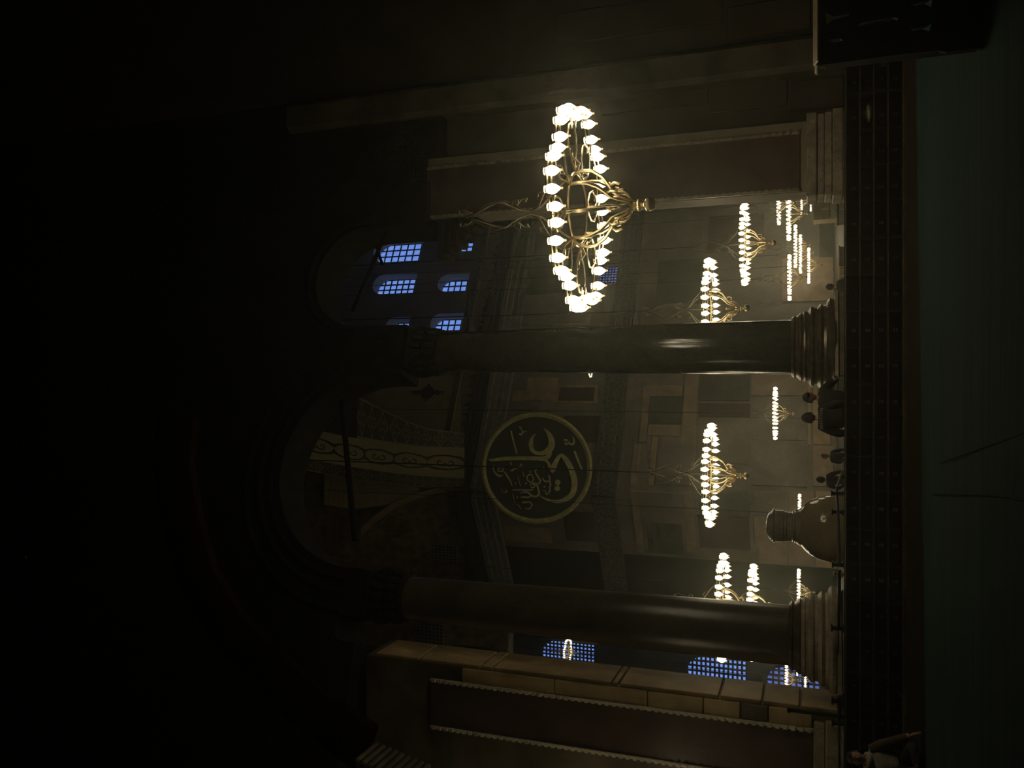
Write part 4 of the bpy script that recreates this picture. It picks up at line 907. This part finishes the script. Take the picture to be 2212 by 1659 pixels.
def person(loc, H, face, label, top='black', bot='black', hair='hair', seated=False, hands=None, cap=False, hood=False, shirt=None, headshift=(0, 0), lean=0.0, bulk=1.0):
    """figure facing local -Y; hands: targets for the right (+x) and left hand"""
    e = empty('person', loc, face); tag(e, label, 'person', None)
    k = H; J = {}
    pz = .53 * k if not seated else .115 * k
    J['pelvis'] = (0, 0, pz); J['belly'] = (0, -.01 * k - lean * .3, pz + .09 * k); J['chest'] = (0, -lean * .7, pz + .20 * k); J['neck'] = (0, -lean, pz + .295 * k)
    hx, hy = headshift; J['skull'] = (hx, hy - .012 * k - lean * 1.2, pz + .34 * k)
    hc = Vector((hx, hy - .02 * k - lean * 1.25, pz + .395 * k))
    hands = hands or ((.16 * k, -.10 * k, pz - .02 * k), (-.16 * k, -.10 * k, pz - .02 * k))
    E = [('pelvis', 'belly'), ('belly', 'chest'), ('chest', 'neck'), ('neck', 'skull')]
    rad = {'pelvis': (.072 * k, .050 * k), 'belly': (.060 * k, .040 * k), 'chest': (.066 * k, .042 * k), 'neck': .033 * k, 'skull': .036 * k}
    for s_, nm, hp in ((1, 'R', hands[0]), (-1, 'L', hands[1])):
        J['sh' + nm] = (s_ * .105 * k, -lean * .9, pz + .265 * k); hp = Vector(hp); sh_ = Vector(J['sh' + nm]); mid = (sh_ + hp) / 2; ln = (hp - sh_).length
        bend = math.sqrt(max(0, (.172 * k) ** 2 - (ln / 2) ** 2)) if ln < .344 * k else 0
        if ln > .344 * k: hp = sh_ + (hp - sh_).normalized() * .344 * k; mid = (sh_ + hp) / 2
        J['el' + nm] = tuple(mid + Vector((s_ * .55, .35, -.6)).normalized() * bend); J['wr' + nm] = tuple(hp)
        fd = (hp - Vector(J['el' + nm])).normalized(); sd = fd.cross(Vector((0, 0, 1))); sd = sd.normalized() if sd.length > .1 else Vector((1, 0, 0)); dn = fd.cross(sd)
        J['pa' + nm] = tuple(hp + fd * .035 * k)
        E += [('chest', 'sh' + nm), ('sh' + nm, 'el' + nm), ('el' + nm, 'wr' + nm), ('wr' + nm, 'pa' + nm)]
        rad.update({'sh' + nm: .032 * k, 'el' + nm: .026 * k, 'wr' + nm: .017 * k, 'pa' + nm: (.022 * k, .012 * k)})
        for f_ in range(5):
            off = (f_ - 1.5) * .0105 * k if f_ < 4 else -.026 * k; lf = (.036, .042, .039, .031, .024)[f_] * k
            b0 = hp + fd * ((.052 if f_ < 4 else .022) * k) + sd * off; b1 = b0 + fd * lf * .55 + (sd * -.008 * k if f_ == 4 else Vector()); b2 = b1 + fd * lf * .4 - Vector((0, 0, .010 * k))
            for q, p_ in enumerate((b0, b1, b2)): J['f%s%d%d' % (nm, f_, q)] = tuple(p_); rad['f%s%d%d' % (nm, f_, q)] = (.0052 - .0008 * q) * k
            E += [('pa' + nm, 'f%s%d0' % (nm, f_)), ('f%s%d0' % (nm, f_), 'f%s%d1' % (nm, f_)), ('f%s%d1' % (nm, f_), 'f%s%d2' % (nm, f_))]
        if seated:
            J['hi' + nm] = (s_ * .06 * k, -.03 * k, pz - .01 * k); J['kn' + nm] = (s_ * .17 * k, -.23 * k, .07 * k); J['an' + nm] = (-s_ * .02 * k, -.26 * k + .03 * s_ * k, .035 * k); J['to' + nm] = (-s_ * .10 * k, -.28 * k + .03 * s_ * k, .03 * k)
        else:
            J['hi' + nm] = (s_ * .052 * k, 0, pz - .03 * k); J['kn' + nm] = (s_ * .058 * k, -.015 * k, .285 * k); J['an' + nm] = (s_ * .06 * k, .01 * k, .045 * k); J['to' + nm] = (s_ * .07 * k, -.09 * k, .022 * k)
        E += [('pelvis', 'hi' + nm), ('hi' + nm, 'kn' + nm), ('kn' + nm, 'an' + nm), ('an' + nm, 'to' + nm)]
        rad.update({'hi' + nm: .058 * k, 'kn' + nm: .034 * k, 'an' + nm: .022 * k, 'to' + nm: .020 * k})
    body = skin_mesh('body', J, E, rad, 'skin', e, 'pelvis')
    # head with a face
    b = MB(); hr = .067 * k; n1, n2 = 20, 14; vv = []; ff = []
    for i in range(n2 + 1):
        ph = PI * i / n2
        for j in range(n1):
            a = 2 * PI * j / n1; x = math.sin(ph) * math.cos(a); y = math.sin(ph) * math.sin(a); z = math.cos(ph)
            jaw = 1 - .28 * max(0, -z) ** 1.2
            X = x * .80 * jaw; Y = y * (.95 if y > 0 else .92) * jaw; Zz = z * 1.12
            if y < -.75 and abs(x) < .3: Y -= .16 * max(0, 1 - abs(z + .12) / .26) * (1 - abs(x) / .3)      # nose
            if y < -.6 and .05 < z < .3 and .15 < abs(x) < .55: Y += .06                                      # eye sockets
            if y < -.7 and abs(z + .5) < .09 and abs(x) < .4: Y -= .03                                       # lips
            vv.append((X * hr + hc.x, Y * hr + hc.y, Zz * hr + hc.z))
    for i in range(n2):
        for j in range(n1): l = (j + 1) % n1; ff.append((i * n1 + j, (i + 1) * n1 + j, (i + 1) * n1 + l, i * n1 + l))
    b.add(vv, ff)
    for s_ in (-1, 1): b.lathe([(.001, -.2 * hr), (.09 * hr, -.12 * hr), (.12 * hr, 0.05 * hr), (.09 * hr, .2 * hr), (.001, .26 * hr)], 8, c=(hc.x + s_ * .80 * hr, hc.y + .02 * hr, hc.z))
    hd = b.build('head', 'skin', e)
    for s_ in (-1, 1):
        b = MB(); b.lathe([(.0, -.05 * hr), (.07 * hr, -.02 * hr), (.07 * hr, .02 * hr), (0, .05 * hr)], 8, c=(hc.x + s_ * .3 * hr, hc.y - .82 * hr, hc.z + .14 * hr)); b.build('eye', 'eye', hd)
    b = MB(); vv = []; ff = []
    for i in range(9):
        ph = (PI * (.62 if not hood else .85)) * i / 8
        for j in range(n1):
            a = 2 * PI * j / n1; y = math.sin(a); cut = 1.0
            if y < -.2 and not hood: cut = .52 if not cap else .66
            pp = ph * cut if (y < -.2) else ph
            kk = 1.13 + .03 * math.sin(5 * a + i)
            vv.append((hc.x + math.sin(pp) * math.cos(a) * .84 * kk * hr, hc.y + .05 * hr + math.sin(pp) * y * .97 * kk * hr, hc.z + math.cos(pp) * 1.14 * kk * hr))
    for i in range(8):
        for j in range(n1): l = (j + 1) % n1; ff.append((i * n1 + j, (i + 1) * n1 + j, (i + 1) * n1 + l, i * n1 + l))
    b.add(vv, ff); ho = b.build('hair' if not (cap or hood) else ('cap' if cap else 'headscarf'), hair, e)
    if cap: b2_ = MB(); b2_.box((hc.x, hc.y - 1.25 * hr, hc.z + .45 * hr), (1.1 * hr, .7 * hr, .08 * hr), bev=.03 * hr); b2_.build('brim', hair, ho)
    # clothes follow the body
    T = [('pelvis', 'belly'), ('belly', 'chest'), ('chest', 'neck')]; rt = {'pelvis': (.104 * k * bulk, .080 * k * bulk), 'belly': (.104 * k * bulk, .078 * k * bulk), 'chest': (.116 * k * bulk, .080 * k * bulk), 'neck': .044 * k * bulk}
    for nm in 'RL':
        T += [('chest', 'sh' + nm), ('sh' + nm, 'el' + nm), ('el' + nm, 'cu' + nm)]
        J['cu' + nm] = tuple(Vector(J['el' + nm]).lerp(Vector(J['wr' + nm]), .92)); rt.update({'sh' + nm: .054 * k * bulk, 'el' + nm: .040 * k * bulk, 'cu' + nm: .027 * k})
    tp = skin_mesh('jacket', J, T, rt, top, e, 'pelvis')
    T = []; rt = {'pelvis': (.092 * k, .074 * k)}
    for nm in 'RL':
        T += [('pelvis', 'hi' + nm), ('hi' + nm, 'kn' + nm), ('kn' + nm, 'an' + nm)]; rt.update({'hi' + nm: .068 * k, 'kn' + nm: .046 * k, 'an' + nm: .034 * k})
    skin_mesh('trousers', J, T, rt, bot, e, 'pelvis')
    b = MB()
    for s_, nm in ((1, 'R'), (-1, 'L')):
        a_ = Vector(J['an' + nm]); t_ = Vector(J['to' + nm]); b.tube([a_ + (a_ - t_) * .3 + Vector((0, 0, -.01 * k)), a_.lerp(t_, .4), t_, t_ + (t_ - a_) * .25], [.026 * k, .027 * k, .024 * k, .010 * k], 10)
    b.build('shoes', 'black', e)
    return e, J, tp
# two visitors behind the rack
p = at(1775, 860, 17.5); e, J, _ = person((p.x, 17.5, 0), 1.66, math.radians(28), 'person in dark cap and dark jacket facing forward, arm out toward the column', 'black', 'black', 'darkcloth', cap=True, bulk=1.15, hands=((.42, -.12, 1.08), (-.2, -.14, .86)))
b = MB(); w_ = Vector(J['wrR']); el = Vector(J['elR']); b.tube([el.lerp(w_, .45), el.lerp(w_, .97)], [.056, .044], 10); b.build('white_cuff', 'whitecloth', e)
p = at(1775, 903, 16.6); e, J, _ = person((p.x, 16.6, 0), 1.67, math.radians(180), 'person seen from behind in dark jacket with pale lettering across the back', 'black', 'black', 'hair', bulk=1.3, hands=((.24, -.12, .84), (-.24, -.12, .84)))
b = MB()
for i in range(9):                                  # illegible pale letters curving over the back
    a = -0.75 + 1.5 * i / 8; x = .21 * math.sin(a) * 1.25; z = 1.28 + .07 * math.cos(a)
    b.box((x, .178 - .045 * abs(math.sin(a)), z), (.022, .008, .05), rot=0); b.box((x + .009, .180 - .045 * abs(math.sin(a)), z + (.018 if i % 2 else -.016)), (.022, .008, .010))
b.build('lettering', 'cornice', e, smooth=False)
p = at(1800, 986, 24); person((p.x, 24, 0), 1.26, math.radians(35), 'brown-haired child in navy shirt standing in front of the pale wall', 'blue', 'black', 'brownhair', hands=((.10, -.22, .66), (-.14, -.2, .7)))
p = at(1800, 1038, 24); person((p.x, 24, 0), 1.38, math.radians(160), 'person in dark hood seen as silhouette right of the stone urn', 'darkcloth', 'black', 'black', hood=True)
p = at(1800, 620, 30); person((p.x, 30, .0), 1.78, math.radians(140), 'seated person in dark patterned top right of the polished column base', 'darkcloth', 'black', 'hair', seated=True)
bpy.data.objects[[o_.name for o_ in C.objects if o_.get('label', '').startswith('seated person in dark')][0]].location.z = .0
p = at(1800, 1240, 22); person((p.x, 22, 0), 1.70, math.radians(20), 'seated person in dark clothes between the stone urn and worn column', 'black', 'black', 'hair', seated=True)
# seated person on the carpet, cut by the left edge
p = floor_pt(1990, 1650); X5 = p.x
e, J, tp = person((X5 - .06, 13.25, .04), 1.66, math.radians(25), 'person seated on the green carpet at far left, one arm down on it', 'whitecloth', 'darkcloth', 'hair', seated=True, hands=((.44, -.22, .07), (-.1, -.3, .2)), headshift=(.02, 0), lean=.06)
b = MB(); w_ = Vector(J['wrR']); el = Vector(J['elR']); b.tube([el.lerp(w_, .86), el.lerp(w_, .99)], [.05, .045], 10); b.build('white_cuff', 'whitecloth', e)
sh_ = Vector(J['shR']); b = MB(); b.tube([sh_ + Vector((-.02, 0, .02)), sh_.lerp(el, .5), el, el.lerp(w_, .5), el.lerp(w_, .88)], [.075, .088, .074, .066, .056], 12); b.build('brown_sleeve', 'browncloth', e)
ch = Vector(J['chest']); nk = Vector(J['neck']); b = MB()
b.tube([nk + Vector((.09 * math.cos(a), .01 + .08 * math.sin(a), .015 + .03 * math.sin(a))) for a in [2 * PI * q / 16 for q in range(16)]], .042, 10, closed=True)
b.build('collar', 'whitecloth', e)
